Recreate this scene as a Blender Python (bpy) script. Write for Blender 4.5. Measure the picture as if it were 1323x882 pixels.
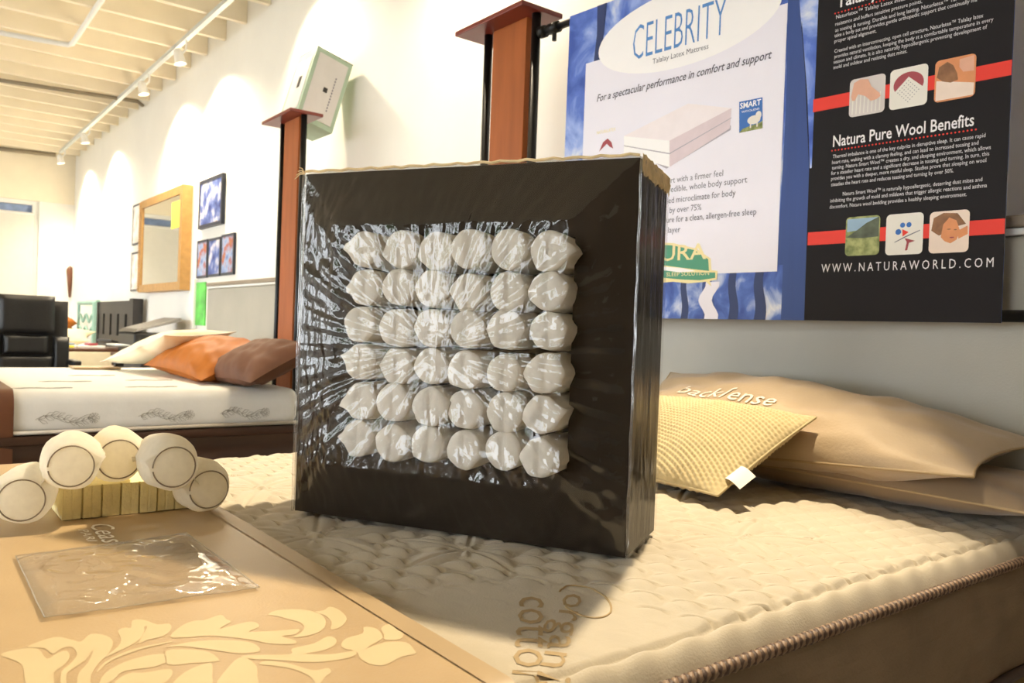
import bpy, bmesh, math, random
import numpy as np
from mathutils import Vector, Matrix, noise

for o in list(bpy.data.objects):
    bpy.data.objects.remove(o)
scene = bpy.context.scene
COL = scene.collection
random.seed(7)

# ------------------------------------------------------------------ camera
FPX, CX, CY = 1045.0, 661.5, 441.0
EYE = 1.035
def _basis(yaw, pitch, roll):
    a, p, r = map(math.radians, (yaw, pitch, roll))
    fwd = np.array([-math.sin(a), math.cos(a), 0]); right = np.array([math.cos(a), math.sin(a), 0]); up = np.array([0, 0, 1.0])
    f2 = fwd * math.cos(p) + up * math.sin(p); u2 = up * math.cos(p) - fwd * math.sin(p)
    return right * math.cos(r) + u2 * math.sin(r), u2 * math.cos(r) - right * math.sin(r), f2
CR, CU, CF = _basis(52.2, -0.6, 2.1)
CAMP = np.array([0, 0, EYE])
cam_d = bpy.data.cameras.new('camera'); cam = bpy.data.objects.new('camera', cam_d); COL.objects.link(cam)
cam_d.sensor_width = 36.0; cam_d.lens = FPX * 36.0 / 1323.0; cam_d.clip_start = 0.02; cam_d.clip_end = 200
m = Matrix.Identity(4)
for i in range(3):
    m[i][0], m[i][1], m[i][2] = CR[i], CU[i], -CF[i]
m[2][3] = EYE
cam.matrix_world = m
cam_d.dof.use_dof = True; cam_d.dof.focus_distance = 1.35; cam_d.dof.aperture_fstop = 9.0
scene.camera = cam

# ------------------------------------------------------------------ world, exposure, lamps
scene.view_settings.view_transform = 'Standard'; scene.view_settings.look = 'None'
scene.view_settings.gamma = 1.0; scene.view_settings.use_curve_mapping = False
scene.view_settings.exposure = 0.0
world = bpy.data.worlds.new('overcast_sky'); scene.world = world; world.use_nodes = True
wn = world.node_tree.nodes; wl = world.node_tree.links
bg = wn['Background']
bg.inputs['Color'].default_value = (0.92, 0.96, 1.0, 1)
bg.inputs['Strength'].default_value = 10.0

SPOT_POWER = 540.0
TRACK_SPOT_POWER = 240.0
BED_SPOT = (-1.42, 1.80, 3.18); BED_AIM = (-1.22, 0.66, 0.70)
def spot_light(name, loc, aim, power, size, blend, col, radius):
    l = bpy.data.lights.new(name, 'SPOT'); l.energy = power; l.spot_size = math.radians(size); l.spot_blend = blend
    l.color = col; l.shadow_soft_size = radius
    o = bpy.data.objects.new(name, l); COL.objects.link(o); o.location = loc
    o.rotation_euler = (Vector(aim) - Vector(loc)).to_track_quat('-Z', 'Y').to_euler()
    return o

# ------------------------------------------------------------------ pixel -> point helpers (the photograph's 1323 x 882 frame)
def ray(x, y): return CF + CR * (x - CX) / FPX - CU * (y - CY) / FPX
def onz(x, y, z): r = ray(x, y); return CAMP + r * ((z - EYE) / r[2])
def onY(x, y, Y): r = ray(x, y); return CAMP + r * (Y / r[1])
def onX(x, y, X): r = ray(x, y); return CAMP + r * (X / r[0])

# ------------------------------------------------------------------ materials
def lin(c):
    return tuple(((v / 255.0) / 12.92 if v / 255.0 <= 0.04045 else (((v / 255.0) + 0.055) / 1.055) ** 2.4) for v in c)
MATS = {}
def mat(name, col, rough=0.6, metal=0.0, var=0.10, scale=12.0, bump=0.0, bscale=60.0, stretch=(1, 1, 1), sheen=0.0, spec=0.5, coat=0.0, trans=0.0):
    if name in MATS: return MATS[name]
    M = bpy.data.materials.new(name); M.use_nodes = True
    nt = M.node_tree; N = nt.nodes; L = nt.links; b = N['Principled BSDF']
    c = lin(col)
    tc = N.new('ShaderNodeTexCoord'); mp = N.new('ShaderNodeMapping'); mp.inputs['Scale'].default_value = stretch
    L.new(tc.outputs['Object'], mp.inputs['Vector'])
    nz = N.new('ShaderNodeTexNoise'); nz.inputs['Scale'].default_value = scale; nz.inputs['Detail'].default_value = 4
    L.new(mp.outputs['Vector'], nz.inputs['Vector'])
    rp = N.new('ShaderNodeValToRGB')
    rp.color_ramp.elements[0].position = 0.3; rp.color_ramp.elements[1].position = 0.7
    rp.color_ramp.elements[0].color = tuple(v * (1 - var) for v in c) + (1,)
    rp.color_ramp.elements[1].color = tuple(min(1, v * (1 + var)) for v in c) + (1,)
    L.new(nz.outputs['Fac'], rp.inputs['Fac']); L.new(rp.outputs['Color'], b.inputs['Base Color'])
    b.inputs['Roughness'].default_value = rough; b.inputs['Metallic'].default_value = metal
    b.inputs['Specular IOR Level'].default_value = spec
    b.inputs['Coat Weight'].default_value = coat
    b.inputs['Sheen Weight'].default_value = sheen
    if bump > 0:
        n2 = N.new('ShaderNodeTexNoise'); n2.inputs['Scale'].default_value = bscale; n2.inputs['Detail'].default_value = 3
        L.new(mp.outputs['Vector'], n2.inputs['Vector'])
        bp = N.new('ShaderNodeBump'); bp.inputs['Strength'].default_value = bump; bp.inputs['Distance'].default_value = 0.01
        L.new(n2.outputs['Fac'], bp.inputs['Height']); L.new(bp.outputs['Normal'], b.inputs['Normal'])
    MATS[name] = M
    return M
def film(name, gloss=0.10, rough=0.08, tint=(1, 1, 1), bump=0.3, bscale=40.0, stretch=(1, 1, 1), haze=0.0):
    M = bpy.data.materials.new(name); M.use_nodes = True; nt = M.node_tree; N = nt.nodes; L = nt.links
    N.remove(N['Principled BSDF']); out = N['Material Output']
    t = N.new('ShaderNodeBsdfTransparent'); t.inputs['Color'].default_value = tint + (1,)
    g = N.new('ShaderNodeBsdfGlossy'); g.inputs['Roughness'].default_value = rough
    mx = N.new('ShaderNodeMixShader')
    lw = N.new('ShaderNodeLayerWeight'); lw.inputs['Blend'].default_value = 0.35
    mm = N.new('ShaderNodeMath'); mm.operation = 'MULTIPLY_ADD'; mm.inputs[1].default_value = 0.40; mm.inputs[2].default_value = gloss
    L.new(lw.outputs['Fresnel'], mm.inputs[0]); mm.use_clamp = True
    L.new(mm.outputs[0], mx.inputs['Fac'])
    tc = N.new('ShaderNodeTexCoord'); mp = N.new('ShaderNodeMapping'); mp.inputs['Scale'].default_value = stretch
    L.new(tc.outputs['Object'], mp.inputs['Vector'])
    n2 = N.new('ShaderNodeTexNoise'); n2.inputs['Scale'].default_value = bscale; n2.inputs['Detail'].default_value = 3; n2.inputs['Distortion'].default_value = 1.0
    L.new(mp.outputs['Vector'], n2.inputs['Vector'])
    bp = N.new('ShaderNodeBump'); bp.inputs['Strength'].default_value = bump; bp.inputs['Distance'].default_value = 0.004
    L.new(n2.outputs['Fac'], bp.inputs['Height']); L.new(bp.outputs['Normal'], g.inputs['Normal'])
    L.new(t.outputs[0], mx.inputs[1]); L.new(g.outputs[0], mx.inputs[2])
    last = mx
    if haze > 0:
        d = N.new('ShaderNodeBsdfDiffuse'); d.inputs['Color'].default_value = (0.8, 0.8, 0.78, 1)
        m2 = N.new('ShaderNodeMixShader'); m2.inputs['Fac'].default_value = haze
        L.new(mx.outputs[0], m2.inputs[1]); L.new(d.outputs[0], m2.inputs[2]); last = m2
    L.new(last.outputs[0], out.inputs['Surface'])
    MATS[name] = M
    return M
def emit(name, col, s):
    M = bpy.data.materials.new(name); M.use_nodes = True; b = M.node_tree.nodes['Principled BSDF']
    b.inputs['Base Color'].default_value = lin(col) + (1,); b.inputs['Emission Color'].default_value = lin(col) + (1,)
    b.inputs['Emission Strength'].default_value = s; MATS[name] = M; return M
def blotch(name, stops, scale=8.0, stretch=(1, 1, 1), detail=6, rough=0.6, distort=0.0):
    M = bpy.data.materials.new(name); M.use_nodes = True; nt = M.node_tree; N = nt.nodes; L = nt.links; b = N['Principled BSDF']
    tc = N.new('ShaderNodeTexCoord'); mp = N.new('ShaderNodeMapping'); mp.inputs['Scale'].default_value = stretch
    L.new(tc.outputs['Object'], mp.inputs['Vector'])
    nz = N.new('ShaderNodeTexNoise'); nz.inputs['Scale'].default_value = scale; nz.inputs['Detail'].default_value = detail; nz.inputs['Distortion'].default_value = distort
    L.new(mp.outputs['Vector'], nz.inputs['Vector'])
    rp = N.new('ShaderNodeValToRGB'); el = rp.color_ramp.elements
    el[0].position = stops[0][0]; el[0].color = lin(stops[0][1]) + (1,)
    el[1].position = stops[-1][0]; el[1].color = lin(stops[-1][1]) + (1,)
    for p, c in stops[1:-1]:
        e = el.new(p); e.color = lin(c) + (1,)
    L.new(nz.outputs['Fac'], rp.inputs['Fac']); L.new(rp.outputs['Color'], b.inputs['Base Color']); b.inputs['Roughness'].default_value = rough
    MATS[name] = M; return M

mat('wall_paint', (240, 238, 232), 0.8, var=0.02, scale=3)
mat('wall_shell', (150, 130, 102), 0.85, var=0.03, scale=3)
mat('ceiling_paint', (246, 236, 214), 0.8, var=0.03, scale=4)
mat('floor_wood', (196, 186, 170), 0.5, var=0.15, scale=6, stretch=(0.3, 4, 1))
mat('pavement', (150, 148, 142), 0.9, var=0.08)
mat('white_metal', (238, 238, 236), 0.4, var=0.02)
mat('grey_pipe', (196, 204, 208), 0.35, metal=0.3, var=0.04)
mat('dark_pipe', (140, 128, 108), 0.5, var=0.05)
mat('headboard_grey', (172, 168, 156), 0.45, var=0.04, scale=5, bump=0.05, bscale=200)
mat('headboard_trim', (140, 126, 108), 0.5, var=0.08)
mat('cherry_wood', (166, 92, 44), 0.5, spec=0.25, var=0.16, scale=7, stretch=(3, 3, 0.35))
mat('cherry_cap', (120, 44, 32), 0.35, var=0.12, scale=8)
mat('black_metal', (22, 23, 25), 0.38, metal=0.4, var=0.1)
mat('black_plastic', (20, 20, 21), 0.45, var=0.1)
mat('black_leather', (24, 24, 26), 0.42, var=0.2, scale=30, bump=0.15, bscale=120)
mat('quilt_cream', (184, 172, 150), 0.85, var=0.035, scale=25, bump=0.12, bscale=350, sheen=0.2)
mat('side_taupe', (134, 114, 90), 0.85, var=0.10, scale=14, bump=0.15, bscale=220)
mat('foundation_olive', (132, 116, 70), 0.85, var=0.06)
mat('cord_dark', (84, 64, 52), 0.6, var=0.1)
mat('cord_light', (146, 120, 96), 0.55, var=0.08)
mat('stitch_tan', (168, 144, 104), 0.8, var=0.1)
mat('runner_satin', (176, 149, 110), 0.42, var=0.04, scale=9, bump=0.06, bscale=300)
mat('runner_print', (200, 178, 137), 0.5, var=0.03)
mat('runner_hem', (168, 142, 103), 0.5, var=0.05)
mat('embroidery_white', (236, 228, 212), 0.6, var=0.02)
mat('display_brown', (38, 29, 20), 0.7, var=0.2, scale=5, spec=0.15)
mat('recess_dark', (30, 25, 20), 0.8, var=0.1)
mat('wire', (150, 136, 116), 0.45, metal=0.3, var=0.1)
mat('kraft', (224, 200, 154), 0.85, var=0.15, scale=40, bump=0.4, bscale=90)
mat('latex', (244, 230, 172), 0.75, var=0.05, scale=70, bump=0.3, bscale=240)
mat('knit', (196, 178, 134), 0.9, var=0.06, scale=60, sheen=0.2)
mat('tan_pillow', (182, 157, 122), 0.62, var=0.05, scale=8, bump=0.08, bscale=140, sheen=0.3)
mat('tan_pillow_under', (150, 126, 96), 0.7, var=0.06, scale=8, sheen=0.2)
mat('tag_white', (238, 228, 214), 0.8, var=0.03)
mat('far_mattress_white', (244, 243, 238), 0.85, var=0.02, scale=12, bump=0.25, bscale=16)
mat('embroid_grey', (168, 164, 154), 0.8, var=0.15)
mat('rail_brown', (66, 42, 28), 0.4, var=0.2, scale=8, stretch=(1, 0.3, 3))
mat('brown_satin', (112, 70, 48), 0.38, var=0.12, scale=9)
mat('pillow_cream', (248, 236, 204), 0.85, var=0.03, sheen=0.2)
mat('pillow_orange', (172, 98, 26), 0.6, var=0.10, scale=14, spec=0.3)
mat('pillow_brown', (104, 68, 48), 0.7, var=0.08, scale=14, spec=0.3)
mat('gilt', (182, 140, 82), 0.45, metal=0.05, var=0.12, scale=20)
mat('note_yellow', (250, 236, 90), 0.8, var=0.03)
mat('paper_white', (246, 246, 244), 0.8, var=0.02)
mat('frame_black', (38, 44, 60), 0.4, var=0.1)
mat('mint_card', (176, 200, 180), 0.6, var=0.06)
mat('card_white', (222, 220, 220), 0.6, var=0.03)
mat('teal_metal', (150, 190, 178), 0.5, var=0.05)
mat('dark_wood', (44, 42, 42), 0.5, var=0.15)
mat('table_brown', (92, 58, 40), 0.45, var=0.15)
mat('blind_cloth', (226, 224, 216), 0.85, var=0.02)
mat('window_blue', (150, 172, 214), 0.3, var=0.25, scale=6)
mat('poster_green', (90, 190, 80), 0.5, var=0.4, scale=8)
mat('leaf_green', (70, 112, 44), 0.7, var=0.35, scale=4)
mat('bark', (90, 74, 58), 0.9, var=0.2)
mat('bulb', (255, 240, 210), 0.3, var=0.0)
emit('lamp_glow', (255, 236, 205), 6.0)
M_mirror = mat('mirror_glass', (225, 226, 222), 0.03, metal=1.0, var=0.0)
def cloth_thin(name, col, tr):
    M = bpy.data.materials.new(name); M.use_nodes = True; N = M.node_tree.nodes; L = M.node_tree.links
    N.remove(N['Principled BSDF']); d = N.new('ShaderNodeBsdfDiffuse'); t = N.new('ShaderNodeBsdfTranslucent'); mx = N.new('ShaderNodeMixShader')
    tc = N.new('ShaderNodeTexCoord'); nz = N.new('ShaderNodeTexNoise'); nz.inputs['Scale'].default_value = 90; nz.inputs['Detail'].default_value = 4
    rp = N.new('ShaderNodeValToRGB'); c = lin(col)
    rp.color_ramp.elements[0].color = tuple(v * .90 for v in c) + (1,); rp.color_ramp.elements[1].color = tuple(min(1, v * 1.06) for v in c) + (1,)
    L.new(tc.outputs['Object'], nz.inputs['Vector']); L.new(nz.outputs['Fac'], rp.inputs['Fac'])
    L.new(rp.outputs['Color'], d.inputs['Color']); L.new(rp.outputs['Color'], t.inputs['Color']); mx.inputs['Fac'].default_value = tr
    L.new(d.outputs[0], mx.inputs[1]); L.new(t.outputs[0], mx.inputs[2]); L.new(mx.outputs[0], N['Material Output'].inputs['Surface'])
    MATS[name] = M
cloth_thin('pocket_fabric', (242, 236, 224), .25)
cloth_thin('pocket_white', (250, 244, 230), .6)
cloth_thin('pocket_end', (246, 238, 222), .5)
film('wrap_film', gloss=0.045, rough=0.025, bump=0.22, bscale=60.0, stretch=(1.5, 1.5, 0.8), haze=0.0)
film('wrap_film_side', gloss=0.10, rough=0.12, bump=0.8, bscale=30.0, stretch=(2.2, 2.2, 0.25), haze=0.03)
film('bag_film', gloss=0.22, rough=0.05, bump=0.12, bscale=22.0, haze=0.04)
# banner inks
blotch('ink_blue_sky', [(0.35, (52, 84, 176)), (0.48, (86, 118, 208)), (0.58, (150, 174, 236)), (0.7, (236, 240, 250))], 7, (1, 1, 1), 8, distort=0.6)
blotch('ink_forest', [(0.36, (44, 72, 156)), (0.5, (80, 112, 196)), (0.62, (170, 186, 226)), (0.72, (230, 232, 240))], 16, (1, 1, 0.8), 8, distort=0.5)
mat('ink_deep_blue', (44, 72, 140), 0.6, var=0.08, scale=6, stretch=(6, 6, 0.4))
mat('ink_navy', (34, 52, 104), 0.6, var=0.10, scale=6)
mat('ink_black', (27, 24, 28), 0.75, spec=0.3, var=0.05)
mat('ink_panel', (238, 236, 250), 0.6, var=0.015, scale=6)
mat('ink_white', (250, 249, 252), 0.6, var=0.01)
mat('ink_cel_blue', (82, 138, 206), 0.6, var=0.02)
mat('ink_grey', (112, 112, 128), 0.6, var=0.02)
mat('ink_dark_grey', (74, 72, 92), 0.6, var=0.02)
mat('ink_red', (232, 52, 34), 0.6, var=0.02)
mat('ink_text_white', (236, 234, 238), 0.6, var=0.01)
mat('ink_body_white', (222, 220, 226), 0.6, var=0.01)
mat('ink_skin', (226, 172, 146), 0.6, var=0.06, scale=25)
mat('ink_skin_warm', (222, 146, 96), 0.6, var=0.08, scale=25)
mat("ink_hair", (140, 96, 62), 0.6, var=0.3, scale=40)
mat('ink_linen', (238, 218, 204), 0.6, var=0.04, scale=25)
mat('ink_ridge', (214, 206, 204), 0.6, var=0.04)
mat('ink_rose', (160, 66, 76), 0.6, var=0.06)
mat('ink_cream', (232, 228, 220), 0.6, var=0.02)
mat('ink_hill', (84, 92, 74), 0.6, var=0.3, scale=50)
blotch('ink_grass', [(0.35, (104, 118, 62)), (0.65, (176, 180, 118))], 50)
mat('ink_sky', (150, 180, 206), 0.6, var=0.08, scale=30)
mat('ink_green', (76, 152, 122), 0.6, var=0.02)
mat('ink_gold', (240, 226, 170), 0.6, var=0.02)
mat('ink_badge_blue', (56, 112, 192), 0.6, var=0.05)
mat('ink_mattress_shade', (222, 206, 214), 0.6, var=0.04, scale=30)
mat('ink_mattress_light', (242, 234, 240), 0.6, var=0.02, scale=30)
mat('ink_shadow_grey', (176, 170, 184), 0.6, var=0.04)
blotch('art_blue', [(0.35, (34, 50, 118)), (0.5, (92, 112, 176)), (0.64, (216, 212, 216)), (0.75, (150, 76, 76))], 9, detail=3)
blotch('art_mixed', [(0.3, (60, 90, 160)), (0.48, (150, 170, 205)), (0.6, (160, 80, 60)), (0.75, (190, 170, 90))], 10, detail=3)
blotch('art_pale', [(0.35, (200, 190, 180)), (0.6, (248, 246, 244)), (0.75, (180, 150, 140))], 9, detail=3)

# ------------------------------------------------------------------ object helpers
OFF = {}
def woff(o): return OFF[o.name] if o is not None else np.zeros(3)
def thing(name, label, cat, loc=(0, 0, 0), group=None):
    o = bpy.data.objects.new(name, None); COL.objects.link(o); o.location = loc; o.empty_display_size = 0.1
    o['label'] = label; o['category'] = cat
    if group: o['group'] = group
    OFF[o.name] = np.array(loc, float)
    return o
def tag(o, label, cat, group=None):
    o['label'] = label; o['category'] = cat
    if group: o['group'] = group
    return o
def struct(o): o['kind'] = 'structure'; return o
def mesh(name, verts, faces, material, parent=None, smooth=False, origin=None):
    v = np.array(verts, float)
    if parent is not None: base = woff(parent)
    else: base = np.zeros(3)
    og = np.array(origin, float) if origin is not None else (base if parent is not None else v.min(0) * 0.5 + v.max(0) * 0.5)
    if origin is None and parent is None: og[2] = v[:, 2].min()
    me = bpy.data.meshes.new(name); me.from_pydata((v - og).tolist(), [], faces); me.update()
    if smooth: me.polygons.foreach_set('use_smooth', [True] * len(me.polygons))
    me.materials.append(MATS[material] if isinstance(material, str) else material)
    o = bpy.data.objects.new(name, me); COL.objects.link(o)
    o.location = og - base
    if parent is not None: o.parent = parent
    OFF[o.name] = og
    return o
def add_mat(o, m): o.data.materials.append(MATS[m]); return len(o.data.materials) - 1
def merge(*parts):
    V = []; F = []
    for v, f in parts:
        n = len(V); V += [tuple(p) for p in v]; F += [tuple(i + n for i in q) for q in f]
    return V, F
def gbox(x0, x1, y0, y1, z0, z1):
    v = [(x0, y0, z0), (x1, y0, z0), (x1, y1, z0), (x0, y1, z0), (x0, y0, z1), (x1, y0, z1), (x1, y1, z1), (x0, y1, z1)]
    return v, [(0, 3, 2, 1), (4, 5, 6, 7), (0, 1, 5, 4), (1, 2, 6, 5), (2, 3, 7, 6), (3, 0, 4, 7)]
def bevelled(g, r, seg=3):
    bm = bmesh.new(); vs = [bm.verts.new(p) for p in g[0]]
    for f in g[1]: bm.faces.new([vs[i] for i in f])
    bmesh.ops.recalc_face_normals(bm, faces=bm.faces)
    bmesh.ops.bevel(bm, geom=list(bm.edges) + list(bm.verts), offset=r, segments=seg, profile=0.5, affect='EDGES')
    bm.verts.index_update()
    out = [tuple(v.co) for v in bm.verts], [tuple(v.index for v in f.verts) for f in bm.faces]
    bm.free(); return out
def bbox(x0, x1, y0, y1, z0, z1, r=0.005, seg=2): return bevelled(gbox(x0, x1, y0, y1, z0, z1), r, seg)
def frame_xyz(d):
    d = Vector(d).normalized(); a = Vector((0, 0, 1)) if abs(d.z) < 0.9 else Vector((1, 0, 0))
    x = d.cross(a).normalized(); y = d.cross(x).normalized(); return x, y, d
def gtube(pts, r, n=10, caps=True):
    V = []; F = []; k = len(pts); P = [Vector(p) for p in pts]; px = None
    for i, p in enumerate(P):
        d = (P[min(i + 1, k - 1)] - P[max(i - 1, 0)])
        x, y, d = frame_xyz(d)
        if px is not None:
            x = (px - d * px.dot(d)).normalized(); y = d.cross(x)
        px = x
        rr = r[i] if isinstance(r, (list, tuple)) else r
        for j in range(n):
            a = 2 * math.pi * j / n; V.append(tuple(p + x * rr * math.cos(a) + y * rr * math.sin(a)))
    for i in range(k - 1):
        for j in range(n):
            F.append((i * n + j, i * n + (j + 1) % n, (i + 1) * n + (j + 1) % n, (i + 1) * n + j))
    if caps: F.append(tuple(range(n))[::-1]); F.append(tuple((k - 1) * n + j for j in range(n)))
    return V, F
def ggrid(fn, nu, nv):
    V = [fn(i / nu, j / nv) for j in range(nv + 1) for i in range(nu + 1)]
    F = [(j * (nu + 1) + i, j * (nu + 1) + i + 1, (j + 1) * (nu + 1) + i + 1, (j + 1) * (nu + 1) + i) for j in range(nv) for i in range(nu)]
    return V, F
def npgrid(X, Y, Z):
    nv, nu = X.shape
    V = np.stack([X, Y, Z], -1).reshape(-1, 3)
    idx = np.arange(nu * nv).reshape(nv, nu)
    F = np.stack([idx[:-1, :-1], idx[:-1, 1:], idx[1:, 1:], idx[1:, :-1]], -1).reshape(-1, 4)
    return V, F.tolist()
def gprism(poly, fn, t):
    """concave polygon poly (2d) -> fn(a, b, h) in space, thickness t (0 = flat)"""
    bm = bmesh.new(); vs = [bm.verts.new((a, b, 0)) for a, b in poly]
    f = bm.faces.new(vs)
    if f.normal.z < 0: f.normal_flip()
    f.normal_update()
    if f.normal.z < 0: f.normal_flip()
    bmesh.ops.triangulate(bm, faces=[f])
    bm.verts.index_update(); tris = [tuple(v.index for v in q.verts) for q in bm.faces]
    bm.free(); n = len(poly)
    top = [fn(a, b, t) for a, b in poly]
    if t == 0: return top, tris
    bot = [fn(a, b, 0) for a, b in poly]
    ar = sum(poly[i][0] * poly[(i + 1) % n][1] - poly[(i + 1) % n][0] * poly[i][1] for i in range(n))
    V = top + bot; F = list(tris) + [tuple(i + n for i in q[::-1]) for q in tris]
    for i in range(n):
        j = (i + 1) % n
        F.append((i, i + n, j + n, j) if ar > 0 else (j, j + n, i + n, i))
    return V, F
_tc = {}
def text_geo(s, shear=0.0, bold=0.0, spacing=1.0):
    c = bpy.data.curves.new('txt', 'FONT'); c.body = s; c.size = 1.0; c.shear = shear; c.offset = bold; c.space_character = spacing; c.resolution_u = 2; c.fill_mode = 'FRONT'
    o = bpy.data.objects.new('txt', c); COL.objects.link(o)
    dg = bpy.context.evaluated_depsgraph_get(); me = bpy.data.meshes.new_from_object(o.evaluated_get(dg))
    V = np.array([tuple(v.co) for v in me.vertices]); F = [tuple(p.vertices) for p in me.polygons]
    bpy.data.objects.remove(o); bpy.data.curves.remove(c); bpy.data.meshes.remove(me)
    return V, F
CAP = None
def cap_h():
    global CAP
    if CAP is None: CAP = text_geo('H')[0][:, 1].max()
    return CAP
def lettering(name, s, P0, ux, uy, nrm, width, cap, material, parent, shear=0.0, bold=0.0, lift=0.0008, spacing=1.0, warp=None):
    V, F = text_geo(s, shear, bold, spacing)
    x0, x1 = V[:, 0].min(), V[:, 0].max()
    sx = width / (x1 - x0); sy = cap / cap_h()
    P0, ux, uy, nrm = [np.array(a, float) for a in (P0, ux, uy, nrm)]
    W = P0 + np.outer((V[:, 0] - x0) * sx, ux) + np.outer(V[:, 1] * sy, uy) + nrm * lift
    if warp is not None: W = warp(W)
    return mesh(name, W, F, material, parent)

# ================================================================== THE SETTING
WY = 2.14; XL = -13.3; XR = 2.6; YF = -5.2; ZC = 3.33
def sbox(name, m, *b, parent=None): return mesh(name, *gbox(*b), m, parent)
struct(sbox('floor', 'floor_wood', XL - .2, XR + .2, YF - .2, WY + .2, -0.1, 0))
struct(sbox('wall_back', 'wall_paint', XL - .2, XR + .2, WY, WY + .15, 0, ZC + .3))
struct(sbox('wall_right', 'wall_shell', XR, XR + .15, YF, WY, 0, ZC + .3))
ceil = struct(sbox('ceiling', 'ceiling_paint', XL - .2, XR + .2, YF - .2, WY + .2, ZC + .26, ZC + .36))
jm = None
k = 0
xj = XL + 0.35
while xj < XR:
    v, f = gbox(xj - .022, xj + .022, YF, WY - 0.002, ZC, ZC + .262)
    if jm is None:
        j = mesh('joist', v, f, 'ceiling_paint', ceil, origin=(xj, 0, ZC)); jm = j
    else:
        j = jm.copy(); COL.objects.link(j); j.parent = ceil; j.location = (xj - OFF[ceil.name][0], -OFF[ceil.name][1], ZC - OFF[ceil.name][2])
    xj += 0.48
# far end wall: soffit, window with roller blind, pier
wf = struct(sbox('wall_far', 'wall_paint', XL - .15, XL, YF, WY, 0, .55))
sbox('soffit', 'ceiling_paint', XL - .15, XL + .04, YF, WY, 2.66, ZC + .26, parent=wf)
sbox('pier', 'wall_paint', XL - .15, XL + .03, 1.70, WY, .55, 2.66, parent=wf)
sbox('pier', 'wall_paint', XL - .15, XL + .03, YF, -1.6, .55, 2.66, parent=wf)
w1 = struct(mesh('window_1', *gbox(XL - .13, XL - .11, -1.6, 1.70, .55, 2.66), 'window_blue'))
sbox('window_frame', 'white_metal', XL - .11, XL - .02, 1.62, 1.70, .55, 2.66, parent=w1)
sbox('window_frame', 'white_metal', XL - .11, XL - .02, -1.6, 1.62, 2.60, 2.66, parent=w1)
bl = thing('roller_blind', 'pale grey roller blind pulled down over the far end window', 'blind', (XL + .02, 0, .55))
sbox('blind_sheet', 'blind_cloth', XL + .005, XL + .012, -1.55, 1.64, .6, 2.46, parent=bl)
mesh('bottom_bar', *gtube([(XL + .012, -1.55, .6), (XL + .012, 1.64, .6)], .012), 'white_metal', bl)
mesh('bracket_tube', *gtube([(XL + .012, -1.55, 2.47), (XL + .012, 1.64, 2.47)], .02), 'white_metal', bl)

# street side: storefront wall with windows (its reflection shows in the film), pavement, trees
wfr = struct(sbox('wall_front', 'wall_shell', XL, XR, YF - .15, YF, 0, .35))
sbox('header', 'wall_shell', XL, XR, YF - .15, YF, 3.05, ZC + .26, parent=wfr)
sbox('blank_bay', 'wall_shell', .9, XR, YF - .15, YF, .35, 3.05, parent=wfr)
wi = 2
xm = XL
while xm < .6:
    fr = struct(mesh('window_%d' % wi, *merge(gbox(xm, xm + .06, YF - .12, YF - .04, .35, 3.05), gbox(xm + 2.3, xm + 2.36, YF - .12, YF - .04, .35, 3.05),
                gbox(xm + .06, xm + 2.3, YF - .12, YF - .04, .35, .42), gbox(xm + .06, xm + 2.3, YF - .12, YF - .04, 2.4, 2.46), gbox(xm + .06, xm + 2.3, YF - .12, YF - .04, 2.99, 3.05)), 'white_metal'))
    wi += 1; xm += 2.365
struct(sbox('ground', 'pavement', -40, 30, -40, YF - .2, -.12, -.02))
def tree(x, y, h, r, label):
    t = thing('street_tree', label, 'tree', (x, y, -.02), 'trees outside the shop windows')
    mesh('trunk', *gtube([(x, y, -.02), (x + .05, y, h * .5), (x, y, h)], [.12, .10, .06], 8), 'bark', t)
    def fn(u, v):
        th = 2 * math.pi * u; ph = math.pi * v
        d = Vector((math.sin(ph) * math.cos(th), math.sin(ph) * math.sin(th), math.cos(ph)))
        q = 1 + .45 * noise.noise(d * 2.3 + Vector((x, y, 0))) + .25 * noise.noise(d * 6 + Vector((y, x, 3)))
        return (x + d.x * r * q, y + d.y * r * q, h + .3 * r + d.z * r * 1.1 * q)
    mesh('crown', *ggrid(fn, 40, 26), 'leaf_green', t)
for x, y, h, r, lb in ((-2.2, -9.5, 2.4, 1.1, 'small bushy street tree outside the shop window nearest the blank wall bay'), (-5.6, -11.5, 2.8, 1.3, 'tall broad street tree outside the middle shop windows'), (-9.5, -10.5, 2.6, 1.2, 'rounded street tree outside the shop windows nearest the far end wall')):
    tree(x, y, h, r, lb)

# conduits and track lights under the joists
ZT = 2.25 + EYE
def conduit(pts, r, m, label):
    return tag(mesh('ceiling_conduit', *gtube(pts, r, 8), m, smooth=True), label, 'conduit')
ya = [onz(x, y, ZC - .02) for x, y in ((-40, 35), (88, 58), (94, 56), (131, 0), (150, -30))]
conduit(ya, .022, 'white_metal', 'white conduit bent at a right angle below the ceiling joists')
conduit([onz(x, y, ZC - .02) for x, y in ((-30, 99), (178, 131), (184, 136))], .02, 'dark_pipe', 'dark straight conduit running along a joist and ending at the track')
conduit([onz(x, y, ZC - .02) for x, y in ((-20, 190), (72, 200))], .03, 'dark_pipe', 'dark conduit along the last joist before the beige soffit')
YT = 1.86
def trk(x, y): return onY(x, y, YT)
xs0 = trk(78, 200)[0]
tr = tag(mesh('light_track', *gbox(xs0, XR - .5, YT - .018, YT + .018, ZT - .0, ZT + .035), 'grey_pipe'), 'long pale grey metal lighting track below the ceiling joists', 'track')
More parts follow.
